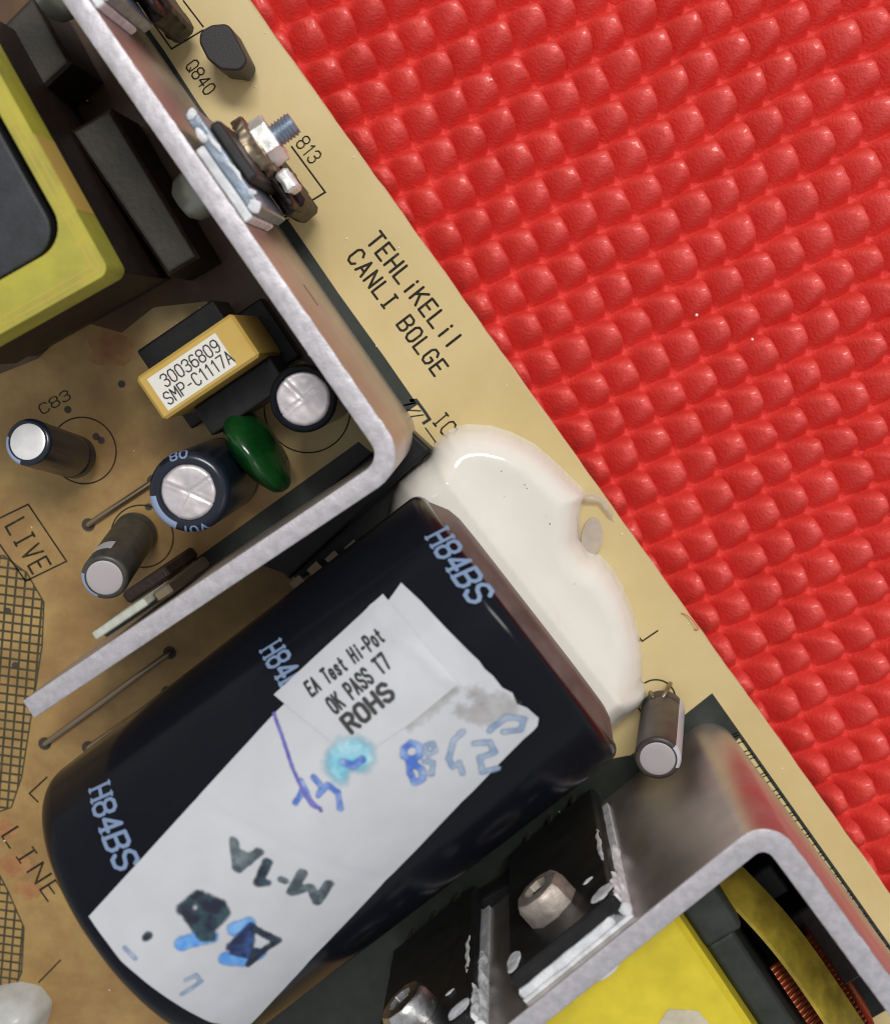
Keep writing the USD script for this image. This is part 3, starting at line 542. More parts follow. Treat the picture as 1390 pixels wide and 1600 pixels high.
def soft_ink(name, c0, c1, vs=0.0012):
    if name not in LOOKS:
        LOOKS[name] = usdkit.material(stage, '/World/Looks/' + name, {'g': ('geometry', {}), 'a': ('attribute', {'attribute': 'ink'}), 'n': ('noise_texture', {'scale': 1 / vs, 'detail': 3.0}), 'n2': ('noise_texture', {'scale': 1 / 0.0005, 'detail': 4.0}),
            'r': ('rgb_ramp', {'ramp': [(0, c0), (.4, c0), (.65, c1), (1, c1)]}), 'm': ('math', {'math_type': 'multiply_add', 'value2': 0.9, 'value3': -0.45}), 's': ('math', {'math_type': 'add', 'use_clamp': True}), 't': ('transparent_bsdf', {}), 'x': ('mix_closure', {}), 'p': ('principled_bsdf', {'roughness': 0.5})},
            [('g.position', 'n.vector'), ('g.position', 'n2.vector'), ('n.fac', 'r.fac'), ('n2.fac', 'm.value1'), ('a.fac', 's.value1'), ('m.value', 's.value2'), ('s.value', 'x.fac'), ('r.color', 'p.base_color'), ('t.BSDF', 'x.closure1'), ('p.BSDF', 'x.closure2')], surface='x.closure')
    return LOOKS[name]
def inked(name, g, m, parent, r, soft=0.45, strength=1.0, label=None):
    g = g.buffer(soft * .45, quad_segs=4); v, f = fill(g, 0.16); bd = g.boundary
    d = np.array([bd.distance(Point(*q)) for q in v]); k = np.clip(d / soft, 0, 1); k = k * k * (3 - 2 * k) * 1.15 * strength - .12 * (d < 1e-6)
    p = wrap(v, r + curl(v)); t_ = trimesh.Trimesh(p, f, process=False)
    c_ = p[f[0]].mean(0) - CO; c_ = c_ - CAX * (c_ @ CAX)
    if np.cross(p[f[0, 1]] - p[f[0, 0]], p[f[0, 2]] - p[f[0, 0]]) @ c_ < 0: t_.invert()
    path = obj(name, t_, m, parent, smooth=True, label=label)
    UsdGeom.PrimvarsAPI(stage.GetPrimAtPath(path)).CreatePrimvar('ink', Sdf.ValueTypeNames.FloatArray, 'vertex').Set(Vt.FloatArray.FromNumpy(k.astype(np.float32)))
def marker(name, strokes, w, m, parent, r=0.09, label=None):
    L = [LineString([hit(*p) for p in s]).buffer(w / 2) for s in strokes]
    g = union_all(L); 
    inked(name, g, m, parent, r, min(.42, w * .6) if m is not m_dirt else .8, 1.0 if m is not m_dirt else .42, label)
m_greyink = soft_ink('grey_marker', (0.05, 0.07, 0.085), (0.17, 0.21, 0.23)); m_navyink = soft_ink('navy_marker', (0.010, 0.018, 0.07), (0.03, 0.08, 0.24)); m_darkink = soft_ink('dark_marker', (0.008, 0.012, 0.03), (0.03, 0.07, 0.09))
m_blueink = soft_ink('blue_marker', (0.06, 0.15, 0.52), (0.30, 0.42, 0.68)); m_brightblue = soft_ink('bright_blue_bleed', (0.08, 0.28, 0.70), (0.22, 0.45, 0.78)); m_cyanink = soft_ink('cyan_smear', (0.18, 0.50, 0.64), (0.40, 0.64, 0.73), .002)
m_paleink = soft_ink('faded_blue_marker', (0.22, 0.31, 0.46), (0.37, 0.44, 0.55)); m_penink = soft_ink('violet_pen', (0.10, 0.09, 0.42), (0.16, 0.15, 0.5)); m_dirt = soft_ink('paper_dirt', (0.36, 0.34, 0.32), (0.56, 0.55, 0.54), .003)
inked('marker_writing', lettered((520, 1380), (466, 1358), 'M', 1.8, weight=.21, width=.95), m_greyink, lb, .09, .3, 1.1)
inked('marker_writing', lettered((436, 1352), (412, 1342), '1', 1.8, weight=.21, width=.7), m_darkink, lb, .09, .3, 1.0)
inked('marker_writing', lettered((412, 1332), (360, 1310), 'A', 1.8, weight=.21, width=.9), m_greyink, lb, .09, .3, 1.1)
marker('marker_writing', [[(438, 1372), (446, 1375)]], 0.4, m_greyink, lb)
marker('marker_smear', [[(284, 1474), (306, 1466), (330, 1462)], [(352, 1496), (384, 1500), (404, 1488)], [(366, 1450), (388, 1442)]], 1.0, m_brightblue, lb, r=0.075)
marker('marker_writing', [[(284, 1420), (310, 1398), (346, 1412), (352, 1426), (326, 1452), (308, 1450), (298, 1430), (334, 1424)], [(312, 1398), (328, 1446)], [(290, 1424), (318, 1462), (330, 1462)]], 0.7, m_darkink, lb)
marker('marker_writing', [[(360, 1478), (392, 1446), (388, 1490), (366, 1484), (386, 1462), (376, 1478)]], 0.62, m_navyink, lb, r=.095)
marker('marker_writing', [[(398, 1450), (434, 1468), (414, 1480), (388, 1504), (400, 1484)]], 0.5, m_darkink, lb, r=.1)
marker('marker_writing', [[(630, 1170), (642, 1160), (654, 1164), (656, 1180), (642, 1186), (630, 1180), (632, 1168)], [(638, 1188), (640, 1206), (648, 1222), (660, 1216), (658, 1200), (644, 1192)]], 0.45, m_blueink, lb)
marker('marker_writing', [[(664, 1164), (676, 1160), (680, 1172), (668, 1178), (664, 1168)], [(662, 1188), (676, 1190), (674, 1208), (660, 1206)]], 0.36, m_paleink, lb)
marker('marker_writing', [[(722, 1142), (708, 1156), (700, 1184), (706, 1196)], [(716, 1190), (722, 1206)], [(740, 1160), (764, 1158), (772, 1174), (748, 1182), (752, 1204), (776, 1198)], [(764, 1140), (790, 1118), (818, 1122), (812, 1138), (786, 1142)]], 0.42, m_paleink, lb)
marker('pen_stroke', [[(430, 1116), (442, 1150), (458, 1200), (476, 1240), (502, 1266)], [(476, 1240), (488, 1258), (500, 1262)]], 0.24, m_penink, lb, r=0.1)
marker('marker_writing', [[(462, 1254), (474, 1234), (482, 1246), (470, 1220)], [(490, 1214), (504, 1230), (498, 1242), (512, 1226), (528, 1238), (532, 1262)]], 0.40, m_blueink, lb)
sm = Polygon(hits([(508, 1196), (516, 1170), (532, 1154), (560, 1152), (582, 1166), (586, 1190), (570, 1204), (545, 1202), (538, 1224), (522, 1220)]))
inked('cyan_smear', sm, m_cyanink, lb, .185, 1.0, .9)
marker('marker_smear', [[(536, 1190), (552, 1196), (566, 1186)]], .5, m_blueink, lb, r=.2)
marker('marker_dot', [[(228, 1464), (233, 1460)]], 0.5, m_darkink, lb)
marker('pencil_mark', [[(290, 1530), (306, 1522), (314, 1532), (300, 1542), (284, 1552)], [(196, 1480), (212, 1496)]], 0.30, m_paleink, lb)
marker('paper_smudge', [[(640, 1130), (676, 1102), (706, 1076)], [(740, 1080), (760, 1096), (784, 1090), (800, 1104)], [(720, 1110), (750, 1124), (790, 1112)]], 0.9, m_dirt, lb, r=.07)
for (p0, p1, txt) in (((664, 838), (742, 952), 'H84BS'), ((406, 1016), (452, 1090), 'H84B'), ((140, 1232), (188, 1370), 'H84BS'), ((720, 1010), (748, 1056), 'B')):
    if txt == 'B': continue
    g = lettered(p0, p1, txt, 1.75, weight=0.17, width=0.9, gap=1.5, shear=0.25 * (-1 if False else 1), serif=0.14)
    obj('printed_lettering', skin(g, 0.03, 0.35), m_lettering, body)

# ================================================================ white glue beside it
gl = [(560, 850), (608, 806), (612, 775), (622, 748), (646, 728), (668, 712), (680, 690), (700, 672), (728, 663), (765, 665), (800, 676), (835, 694), (868, 722), (900, 754), (922, 774), (910, 782), (907, 810), (905, 842), (918, 862), (938, 868), (958, 890), (975, 920), (988, 952), (998, 985), (1004, 1020), (1005, 1062), (1012, 1082), (1000, 1102), (975, 1120), (955, 1140), (940, 1200), (900, 1180)]
glp = Polygon([P2(*q, 0.5) for q in gl]).buffer(1.0).buffer(-1.9).buffer(0.9)
def glue_mesh(poly, top, w, step=0.4, seed=3, rise=None):
    v, f = fill(poly, step); bd = poly.boundary
    d = np.array([bd.distance(Point(*q)) for q in v]); k = np.clip(d / w, 0, 1)
    z = top * np.sqrt(np.clip(1 - (1 - k) ** 2, 0, 1))
    q3 = np.column_stack([v, 0 * d])
    z = z * (0.94 + 0.12 * meshkit.fbm(q3 / 7, 2, seed)) + (rise(v) * k if rise else 0)
    return np.column_stack([v, z]), f
def near_can(v):
    s = (v - CC) @ CAX[:2]; return 1.6 * np.exp(-np.clip(S0 - 1.2 - s, 0, 99) / 1.3)
obj('white_glue', glue_mesh(glp, 4.3, 2.7, 0.3, 3, near_can), m_glue, smooth=True, label='thick white silicone glue poured against the end of the big black capacitor', cat='glue')
lump = Polygon([P2(*q, .5) for q in [(-40, 1560), (-10, 1545), (30, 1538), (62, 1545), (80, 1570), (70, 1610), (20, 1640), (-40, 1630)]])
lump = lump.buffer(-1.3).buffer(1.3, quad_segs=10)
obj('glue_lump', glue_mesh(lump, 4.5, 2.6, 0.4, 8), m_gluefar, smooth=True, label='dull white lump of glue at the bottom left corner by the mesh print', cat='glue')
ov = affinity.rotate(affinity.scale(Point(0, 0).buffer(1, quad_segs=12), 0.95, 1.75), -6); ov = affinity.translate(ov, *P2(924, 838, 0))
obj('bare_glue_spot', extrude(ov, 0.003, 0.5), m_glue2, smooth=30, label='small greyish oval plug in the notch of the white glue', cat='plug')
fl = Polygon([P2(*q, 0) for q in [(896, 772), (925, 768), (944, 778), (955, 795), (960, 814), (948, 806), (934, 788), (912, 786)]])
fv, ff = fill(fl, 0.25); bnd = fl.boundary; fd = np.array([bnd.distance(Point(*q)) for q in fv])
obj('clear_glue_flap', (np.column_stack([fv, 0.35 + 0.9 * np.sqrt(np.clip(fd, 0, 1))]), ff), m_film, smooth=True, label='thin clear flap of glue curling over the board edge', cat='glue flap')

# ================================================================ small electrolytic capacitors
def can_cap(label, base, top, r, m_sl, m_top, score=True, stripe=None, flat=False, seed=0, sh=.35):
    """a small electrolytic capacitor between two points"""
    base, top = np.array(base), np.array(top); d = top - base; h = np.linalg.norm(d); F_ = frame(base, d, (1, 0.3, 0))
    t = thing('small_capacitor', label, 'capacitor', (base[0], base[1], 0))
    pr = [(0, 0), (r - .3, 0), (r, .3), (r, 1.2), (r - .12, 1.5), (r, 1.8), (r, h - sh)] + [(r - sh + sh * math.cos(x), h - sh + sh * math.sin(x)) for x in np.linspace(.1, 1.9, 8)]
    rt = pr[-1][0]
    pr += [(rt - .02, h - .12), (0, h - .12)]
    sl = obj('sleeve', put(lathe(pr, 48), F_), m_sl, t, smooth=30)
    dome = [(0, h - .10), (rt, h - .10), (rt, h - .03), (rt * .9, h + .02), (rt * .55, h + (.05 if not flat else .02)), (0, h + (.06 if not flat else .02))]
    if score:
        v, f = fill(Point(0, 0).buffer(rt * .97, quad_segs=14), .14); d_ = np.full(len(v), 9.0)
        for a in score: d_ = np.minimum(d_, [LineString([(0, 0), (rt * .93 * math.cos(math.radians(a)), rt * .93 * math.sin(math.radians(a)))]).distance(Point(*q_)) for q_ in v])
        sec = np.zeros(len(v)); an = np.degrees(np.arctan2(v[:, 1], v[:, 0])) % 360; rr_ = np.hypot(v[:, 0], v[:, 1]) / rt
        for j, a in enumerate(sorted(score)): sec[an > a] = j + 1
        sec[sec == len(score)] = 0
        q_ = np.column_stack([v, 0 * d_])
        z_ = h + .02 + .05 * np.exp(-(d_ / .3) ** 2) - .10 * np.exp(-(d_ / .09) ** 2) + (meshkit.fbm(q_ / 1.1 + seed, 2, seed) - .5) * .16 + .05 * (rr_ * np.sin(sec * 2.2 + seed))
        z_ -= .22 * np.clip((rr_ - .86) / .11, 0, 1) ** 2
        tp = obj('metal_top', put(trimesh.Trimesh(np.column_stack([v, z_]), f, process=False), F_), m_top, t, smooth=True)
    else: tp = obj('metal_top', put(lathe(dome, 48), F_), m_top, t, smooth=30)
    for s_ in (-.8, .8):
        a = (F_ @ [s_, 0, 0.05, 1])[:3]; obj('lead', tube([a + d / h * .3, a * .6 + np.array([a[0], a[1], 0]) * .4, (a[0], a[1], 0.02)], .26, 8), m_wire, t, smooth=True)
    if stripe:
        for (th0, th1, z0, z1, m_) in stripe:
            th = np.radians(np.linspace(th0, th1, 14)); V = []; prof_ = [(r + .02, z0 * h), (r + .02, min(z1 * h, h - sh))] + ([(r - sh + (sh + .02) * math.cos(x), h - sh + (sh + .02) * math.sin(x)) for x in np.linspace(.2, 1.5, 6)] if z1 > .97 else [])
            for r_, z in prof_: V += [(r_ * math.cos(x), r_ * math.sin(x), z) for x in th]
            n = len(th); Fc = []
            for j in range(len(prof_) - 1):
                for i in range(n - 1): k_ = j * n + i; Fc += [[k_, k_ + 1, k_ + n + 1], [k_, k_ + n + 1, k_ + n]]
            obj('printed_stripe', put(trimesh.Trimesh(V, Fc, process=False), F_), m_, sl)
    global LASTCAP; LASTCAP = t
    return t, F_, h, sl
def above(px, z, lean=(0, 0)):
    p = P(*px, z); return p, np.array([p[0] + lean[0], p[1] + lean[1], 0.25])
p, b_ = above((473, 623), 13); can_cap('small capacitor with a scored pinkish silver top in the corner of the tall heatsink', b_, p, 2.75, m_sleeve, m_can, score=(118, 22, 200), seed=1)
p, b_ = above((294, 769), 14); T2 = can_cap('wide dark blue capacitor with a scored silver top beside the green capacitor', b_, p, 3.35, m_sleeve2, m_can, sh=.75, score=(18, 140, 228, 318), stripe=[(170, 232, .3, .985, m_stripe)])
p = P(163, 903, 12); can_cap('small grey-sleeved capacitor with a plain flat top beside the long heatsink limb', [*P2(214, 830), 0.4], p, 1.98, m_sleeve3, m_canflat, score=None, flat=True, stripe=[(150, 230, .8, .98, m_stripe), (65, 120, .7, .85, m_greystripe)])
p = P(43, 690, 11.5); can_cap('small dark capacitor with a bright silver top leaning to the left edge', [*P2(128, 712), 1.6], p, 1.98, m_sleeve2, mat('glint_can', (0.9, 0.9, 0.9), 0.4, 0.4, var=0.15, vscale=0.002), score=None, flat=True, stripe=[(150, 235, .6, .985, m_stripe)])  # top paler than the other cans, its reflected glint put into the colour
p = P(1027, 1186, 11); can_cap('small brown-grey capacitor with a pale stripe leaning beside the lower heatsink', [*P2(1034, 1104), 0.8], p, 1.95, m_sleeve4, m_canflat, score=None, flat=True, stripe=[(-40, 25, .02, 1.0, m_greystripe)])
for pth in ([P(1034, 1092, 2.6), P(1041, 1080, 2.2), P(1046, 1070, .9), P(1047, 1068, .02)], [P(1020, 1090, 2.4), P(1016, 1082, .02)]): obj('lead', tube(bend(pth), .2, 8), m_wire, LASTCAP, smooth=True)
# the rim print of the wide capacitor
def on_rim(F_, h, text, deg, r, sl, flip=False):
    g = letters(text, .9, weight=.16, width=.8); x0, _, x1, _ = g.bounds; g = affinity.translate(g, -(x0 + x1) / 2, 0)
    v, f = fill(g, .15); th = math.radians(deg) - v[:, 0] / r * 1.25; sh = .75; x = 1.30 - 1.0 * (v[:, 1] / .9) if flip else .30 + 1.0 * (v[:, 1] / .9)
    if flip: th = math.radians(deg) + v[:, 0] / r * 1.25
    rr = r - sh + (sh + .02) * np.cos(x); V = np.column_stack([rr * np.cos(th), rr * np.sin(th), h - sh + (sh + .02) * np.sin(x)])
    obj('printed_lettering', put(trimesh.Trimesh(V, f, process=False), F_), m_lettering, sl)
on_rim(T2[1], T2[2], '80', 88, 3.35, T2[3]); on_rim(T2[1], T2[2], '10V', 262, 3.35, T2[3], True)

# ================================================================ green film capacitor
ctr = P(400, 707, 7); ax = P(440, 765, 7) - P(362, 652, 7); ax = ax[:2] / np.linalg.norm(ax[:2])
g = trimesh.creation.icosphere(4); v = g.vertices; 
sx = 1 - 0.14 * v[:, 0]; bx = np.sign(v[:, 0]) * np.abs(v[:, 0]) ** 0.9
g.vertices = np.column_stack([bx * 4.1, v[:, 1] * 1.8 * sx * (1 - .1 * np.abs(v[:, 0]) ** 3), v[:, 2] * 4.8])
g = rough(g, 0.16, 2.2, 5)
g.apply_transform(local(ctr[:2], ax, np.array([-ax[1], ax[0]]))); g.apply_translation([0, 0, 6.0])
t = thing('film_capacitor', 'glossy dark green film capacitor between the two round silver-topped capacitors', 'capacitor', (*ctr[:2], 0))
obj('body', g, m_greencap, t, smooth=True)
for k in (-2, 2): 
    a = ctr[:2] + ax * k; obj('lead', tube([(*a, 2.6), (*a, 0.02)], .25, 8), m_wire, t, smooth=True)

# ================================================================ small transformer with a sticker
zt = 13.0
q = [P2(*c, zt) for c in [(211, 592), (362, 489), (403, 555), (258, 657)]]
tc = np.mean(q, 0); tx = (q[1] - q[0]); tl = np.linalg.norm(tx); tx /= tl; ty = np.array([-tx[1], tx[0]]); tw = abs((q[3] - q[0]) @ ty)
FT = local(tc, tx, ty)
t = thing('small_transformer', 'small transformer in yellow tape with a white sticker near the heatsink corner', 'transformer', (*tc, 0))
obj('tape_winding', put(bbox(-tl / 2, tl / 2, -tw / 2, tw / 2, 2.2, zt, .25), FT), m_yellow2, t)
for s in (-1, 1):
    obj('ferrite_core', put(bbox(-tl / 2 + .2, tl / 2 - 1.5, s * (tw / 2 + .05), s * (tw / 2 + 2.4), 2.0, 8.2, .15) if s > 0 else bbox(-tl / 2 + 1.5, tl / 2 - .2, -tw / 2 - 2.9, -tw / 2 - .05, 2.0, 8.2, .15), FT), m_black, t)
obj('bobbin', put(bbox(-tl / 2 - 1.1, tl / 2 + 1.1, -tw / 2 - 1, tw / 2 + 1, 0.4, 2.2, .1), FT), m_black, t)
st = obj('paper_sticker', put(bbox(-tl / 2 + .8, tl / 2 - 2.0, -tw / 2 + .45, tw / 2 - .6, zt + .005, zt + .05), FT), m_sticker, t)
for j, (txt, yy, xa, xb) in enumerate((('30036809', .06, -tl / 2 + 1.7, tl / 2 - 2.3), ('SMP-C1117A', -1.25, -tl / 2 + 1.1, tl / 2 - 1.9))):
    g = letters(txt, 1.02, weight=.11, width=.7, gap=1.1); x0, _, x1, _ = g.bounds; g = affinity.scale(affinity.translate(g, -x0, 0), (xb - xa) / (x1 - x0), 1, origin=(0, 0)); g = affinity.translate(g, xa, yy)
    obj('printed_lettering', put(extrude(g, zt + .052, zt + .07), FT), m_print, st)
for s in (-1, 1):
    for k in range(4): obj('pin', put(tube([(s * (tl / 2 + .7), -2.4 + 1.6 * k, .5), (s * (tl / 2 + .7), -2.4 + 1.6 * k, 0.02)], .3, 8), FT), m_wire, t, smooth=True)

# ================================================================ tall yellow transformer, upper left
zt = 24.0
cI = P2(104, 392, zt); dx = P2(0, 205, zt) - P2(95, 375, zt); dx /= np.linalg.norm(dx); dy = np.array([-dx[1], dx[0]]); dy = dy if dy @ np.array([-1, 0]) > 0 else -dy
corner = P2(172, 425, zt)
# local axes: along the right side (up the picture) and to the left from the outer lower-right corner
def rr_box(x0, y0, x1, y1, r): return box(x0 + r, y0 + r, x1 - r, y1 - r).buffer(r, quad_segs=8)
FY = np.eye(4); FY[:2, 0], FY[:2, 1], FY[:2, 3] = dx, dy, corner
outer = rr_box(0, 0, 24, 17, .8); inner = rr_box(3.3, 1.4, 24 - 3, 17 - 3, 2.4)
t = thing('tall_transformer', 'big transformer with a yellow tape wrap at the left edge of the board', 'transformer', (*corner, 0))
obj('tape_wrap', put(extrude(outer.difference(inner), 19.5, zt), FY), m_yellow, t, smooth=25)
obj('ferrite_core', put(extrude(rr_box(3.6, 2.2, 24 - 3.3, 17 - 3.3, 2.2), 12, zt - .6), FY), m_ferrite, t, smooth=25)
obj('winding', put(extrude(outer.buffer(-.8), 4, 19.5), FY), m_brownblack, t)
obj('tape_end', put(extrude(Polygon([(5, -.03), (11, -.03), (11, .2), (5, .2)]), 19.6, zt - .2), FY), m_yellow2, t)
for k in (.45, .95): obj('tape_layer', put(extrude(outer.buffer(-k).boundary.buffer(.035).difference(inner), zt, zt + .03), FY), m_yellow2, t)
obj('bobbin', put(extrude(outer.buffer(-1.2), .3, 4), FY), m_black, t)
for k in range(5): obj('pin', put(tube([(3 + 4.5 * k, 1.9, .5), (3 + 4.5 * k, 1.9, .02)], .35, 8), FY), m_wire, t, smooth=True)

# ================================================================ dark box capacitors between transformer and heatsink
for lab, cs, z in (('dark grey-brown box capacitor nearer the small transformer beside the tall heatsink', [(108, 205), (172, 168), (312, 402), (262, 432)], 9), ('dark grey-brown box capacitor in the top left corner of the picture', [(-12, 55), (52, -10), (112, 98), (60, 146)], 9)):
    q = [P2(*c, z) for c in cs]; c = np.mean(q, 0)
    t = thing('box_capacitor', lab, 'capacitor', (*c, 0), None)
    obj('case', slab(q, .5, z, .3), m_brownblack, t); obj('top_face', extrude(Polygon(q).buffer(-.3), z - .1, z + .02), m_greybox, t)  # sides coloured darker than the top, to carry the shade between the parts
    ax_ = (q[2] - q[1]) / np.linalg.norm(q[2] - q[1])
    for k in (-3.2, 3.2): a = c + ax_ * k; obj('lead', tube([(*a, .6), (*a, .02)], .3, 8), m_wire, t, smooth=True)
# ================================================================ chip between heatsink and big capacitor
z = 3.4
q = [P2(*c, z) for c in [(632, 664), (674, 703), (452, 906), (400, 858)]]; c = np.mean(q, 0)
t = thing('black_chip', 'black chip with a row of silver legs between the heatsink and the big capacitor', 'chip', (*c, 0))
obj('body', slab(q, .7, z, .25), m_black, t)
for px in ((588, 842), (557, 859), (527, 876), (499, 893), (472, 914)):
    a = P2(*px, 1.2); d_ = (q[2] - q[1]) / np.linalg.norm(q[2] - q[1]); n_ = np.array([-d_[1], d_[0]]); n_ = n_ if n_ @ np.array([1, -1]) > 0 else -n_
    m = cat([bbox(-.6, .6, -.9, .2, 1.75, 1.95), bbox(-.6, .6, .2, .4, .8, 1.95), bbox(-.28, .28, .2, .4, .02, .8)])
    obj('leg', put(m, local(a, d_, n_)), m_wire, t)
# ================================================================ small black transistor by the edge
cs = [(352, 36), (359, 40), (389, 98), (372, 110), (345, 108), (324, 92), (311, 66), (312, 48), (330, 38)]
top = Polygon([P2(*c, 5.2) for c in cs]).buffer(-.8).buffer(.8, quad_segs=8); c = np.array(top.centroid.coords[0])
t = thing('small_transistor', 'small D-shaped black transistor near the board edge at the top', 'transistor', (*c, 0))
bot = top
tp_ = top.buffer(-.12)
obj('body', hull([(*k, 1.0) for k in bot.exterior.coords] + [(*k, 5.05) for k in top.exterior.coords] + [(*k, 5.2) for k in tp_.exterior.coords]), m_mould, t)
for s_ in (-1.3, 0, 1.3): a = c + da * s_; obj('lead', tube([(*a, 1.1), (*a, .02)], .25, 6), m_wire, t, smooth=True)
hole = P2(387, 117); obj('solder_ring', put(trimesh.creation.torus(.42, .13, 20, 10), frame((*hole, .1), (0, 0, 1))), m_wire, t, smooth=True)
obj('lead', tube([(*P2(374, 112, .8), .8), (*hole, .02)], .24, 8), m_wire, t, smooth=True)
# ================================================================ bare jumper wires
for lab, p0, p1 in (('bare tinned wire bridge between the three small capacitors at the left', (138, 820), (240, 752)), ('longest bare wire bridge below the heatsink limb', (70, 1162), (265, 1020)), ('shorter wire bridge close to the black side of the big capacitor', (138, 1168), (262, 1082))):
    a, b = P(*p0, 0), P(*p1, 0); u = (b - a) / np.linalg.norm(b - a); up = np.array([0, 0, 1.])
    t = thing('wire_bridge', lab, 'wire', (a + b) / 2)
    obj('wire', tube([a - up * .3, a + up * .2, a + u * .25 + up * .42, b - u * .25 + up * .42, b + up * .2, b - up * .3], .27, 10), m_wire, t, smooth=True)
    for e in (a, b): obj('hole_ring', put(lathe([(.22, .0), (.62, .0), (.62, .03), (.22, .03)], 20), frame(e + up * .012, (0, 0, 1))), m_grime, t)
# ================================================================ transformer under the lower heatsink
zt = 19.0
q0 = P2(1062, 1436, zt); ex = P2(1172, 1600, zt) - q0; ex /= np.linalg.norm(ex); ey = np.array([-ex[1], ex[0]]); ey = ey if ey @ np.array([-1, -1]) > 0 else -ey
FX = local(q0 - ex * 3, ex, ey)
t = thing('yellow_transformer', 'transformer wrapped in bright yellow tape under the lower heatsink', 'transformer', (*q0, 0))
obj('tape_wrap', put(bbox(0.5, 26, 0, 16.5, 6, zt, .5), FX), m_yellow3, t)
pq = P2(1058, 1592, zt); pl = np.array([(pq - (q0 - ex * 3)) @ ex, (pq - (q0 - ex * 3)) @ ey])
pa = affinity.translate(Polygon([(-1.6, .2), (-1.1, 1.3), (.4, 1.9), (3.4, 1.5), (4, -1.2), (1.2, -1.7), (-.4, -1.5)]).buffer(.25, quad_segs=3), pl[0] + .8, pl[1])
obj('paper_patch', put(extrude(pa, zt + .005, zt + .06), FX), mat('tan_paper', (0.62, 0.56, 0.42), 0.6, var=.3, vscale=.003), t)
obj('ferrite_core', put(cat([bbox(-0.5, 7.8, -3.5, -.05, 4, 16, .3), bbox(7.7, 28, -2.6, -.06, 4, 15.6, .3)]), FX), m_ferrite2, t)
obj('copper_winding', put(cat([tube([(9.5 + .5 * k, -3.0, 11.5), (9.3 + .5 * k, -7.2, 10.2), (9.4 + .5 * k, -7.6, 3)], .26, 8) for k in range(10, 34)]), FX), m_copper, t, smooth=True)
obj('bobbin', put(bbox(-1, 28, -9.5, 17, .4, 3.2, .2), FX), m_black, t)
# flat yellow strap over the winding
S_ = [P(1085, 1352, 12), P(1130, 1400, 13), P(1185, 1458, 14), P(1235, 1520, 14.5), P(1290, 1600, 15), P(1360, 1700, 15)]
S_ = bend(S_, 8); w0 = []
for i, p in enumerate(S_):
    d_ = S_[min(i + 1, len(S_) - 1)] - S_[max(i - 1, 0)]; d_[2] = 0; d_ /= np.linalg.norm(d_); s_ = np.array([-d_[1], d_[0], 0]); s_ = s_ if s_[0] > 0 else -s_
    w0.append([p - s_ * .15, p + s_ * .15 , p + s_ * 2.5 - np.array([0, 0, 2.4]), p + s_ * 2.2 - np.array([0, 0, 2.6])])
w0 = np.array(w0); n = len(w0); V = w0.reshape(-1, 3); Fc = []
for i in range(n - 1):
    for k in range(4): a, b = i * 4 + k, i * 4 + (k + 1) % 4; Fc += [[a, b, b + 4], [a, b + 4, a + 4]]
Fc += [[0, 2, 1], [0, 3, 2], [(n - 1) * 4, (n - 1) * 4 + 1, (n - 1) * 4 + 2], [(n - 1) * 4, (n - 1) * 4 + 2, (n - 1) * 4 + 3]]
obj('tape_strap', trimesh.Trimesh(V, Fc, process=False), mat('dull_yellow_tape', (0.52, 0.39, 0.04), 0.36, var=0.5, vscale=0.003), t)
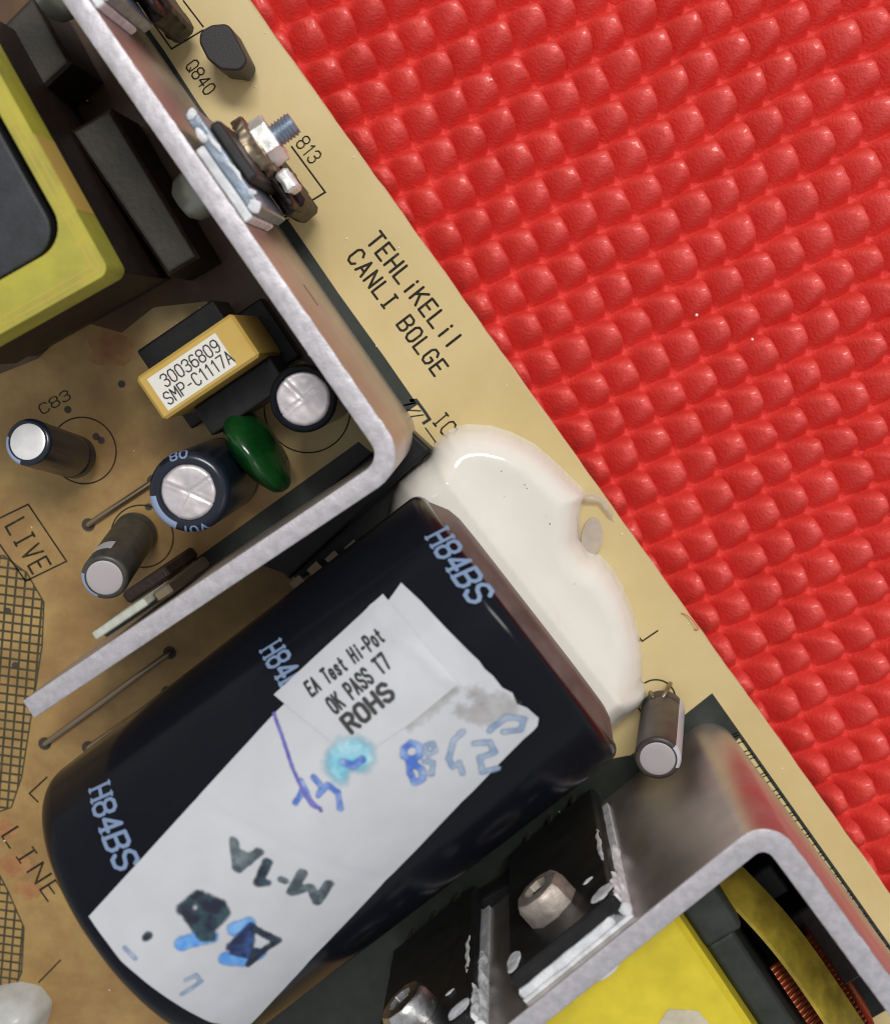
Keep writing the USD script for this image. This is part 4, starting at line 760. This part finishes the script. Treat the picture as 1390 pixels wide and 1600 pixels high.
# dark part in the corner of that heatsink
c = P2(1300, 1500, 8)
t = thing('black_holder', 'dark plastic holder inside the corner of the lower heatsink', 'holder', (*c, 0))
dR = (b1 - bc) / np.linalg.norm(b1 - bc); nR = np.array([-dR[1], dR[0]]); nR = nR if nR @ np.array([-1, -1]) > 0 else -nR
FR = local(bc, dR, nR)
obj('block', put(bbox(6, 9.5, 4.4, 7, .3, 9, .2), FR), m_black, t); obj('block', put(bbox(11.5, 14.5, 3.6, 7, .3, 8, .2), FR), m_mould, t); obj('block', put(bbox(16, 24, 2.6, 8, .3, 9, .2), FR), m_brownblack, t)
obj('base', put(bbox(2, 26, 2.4, 9, .05, 1.8, .1), FR), m_black, t)

# ================================================================ dust, burrs, fibres
V = []
for k in range(60):
    px, py = rng.uniform(0, 1390), rng.uniform(0, 1600); p = P(px, py, 0.02)
    s = (p[:2] - EDGE0) @ E2
    if s > -0.3: continue
    m = trimesh.creation.icosphere(1, radius=rng.uniform(.05, .10)); m.apply_translation(p); V.append(m)
for k in range(26):
    f_ = rng.uniform(0, 1); a = EDGE0 + (EDGE1 - EDGE0) * f_ - E2 * rng.uniform(.3, 9); m = trimesh.creation.icosphere(1, radius=rng.uniform(.05, .10)); m.apply_translation([*a, .03]); V.append(m)
obj('dust_specks', cat(V), m_speck, label='pale dust specks scattered over the tan board', cat='dust', kind='stuff')
V = []
for k in range(110):
    px, py = rng.uniform(650, 1000), rng.uniform(680, 1100); p = np.array(P2(px, py, 4.3)); 
    if not glp.buffer(-2.5).contains(Point(*p)): continue
    m = trimesh.creation.icosphere(1, radius=rng.uniform(.022, .06)); s = (p - CC) @ CAX[:2]
    m.apply_translation([*p, 4.32]); V.append(m)
obj('hair', tube(bend([P(712, 738, 4.45), P(704, 748, 4.5), P(699, 757, 4.45), P(708, 760, 4.45)]), .035, 5), m_grime, smooth=True, label='short dark hair stuck on the top of the white glue', cat='hair')
if V: obj('dark_specks', cat(V), m_grime, label='tiny dark specks stuck on the white glue', cat='dirt', kind='stuff')
V = []
for px, py in ((767, 124), (1088, 492), (1175, 530)):
    m = trimesh.creation.icosphere(1, radius=rng.uniform(.10, .17)); m.apply_translation(P(px, py, MTOP + .02)); V.append(m)
obj('white_specks', cat(V), m_speck, label='a few tiny white specks caught on the red mat', cat='dust', kind='stuff')
f0 = [P(1064, 958, .2), P(1078, 966, .5), P(1086, 976, .6), P(1090, 984, .3), P(1084, 983, .2)]
obj('red_fibre', tube(bend(f0), .04, 6), m_fibre, smooth=True, label='thin curled red fibre on the board edge', cat='fibre')
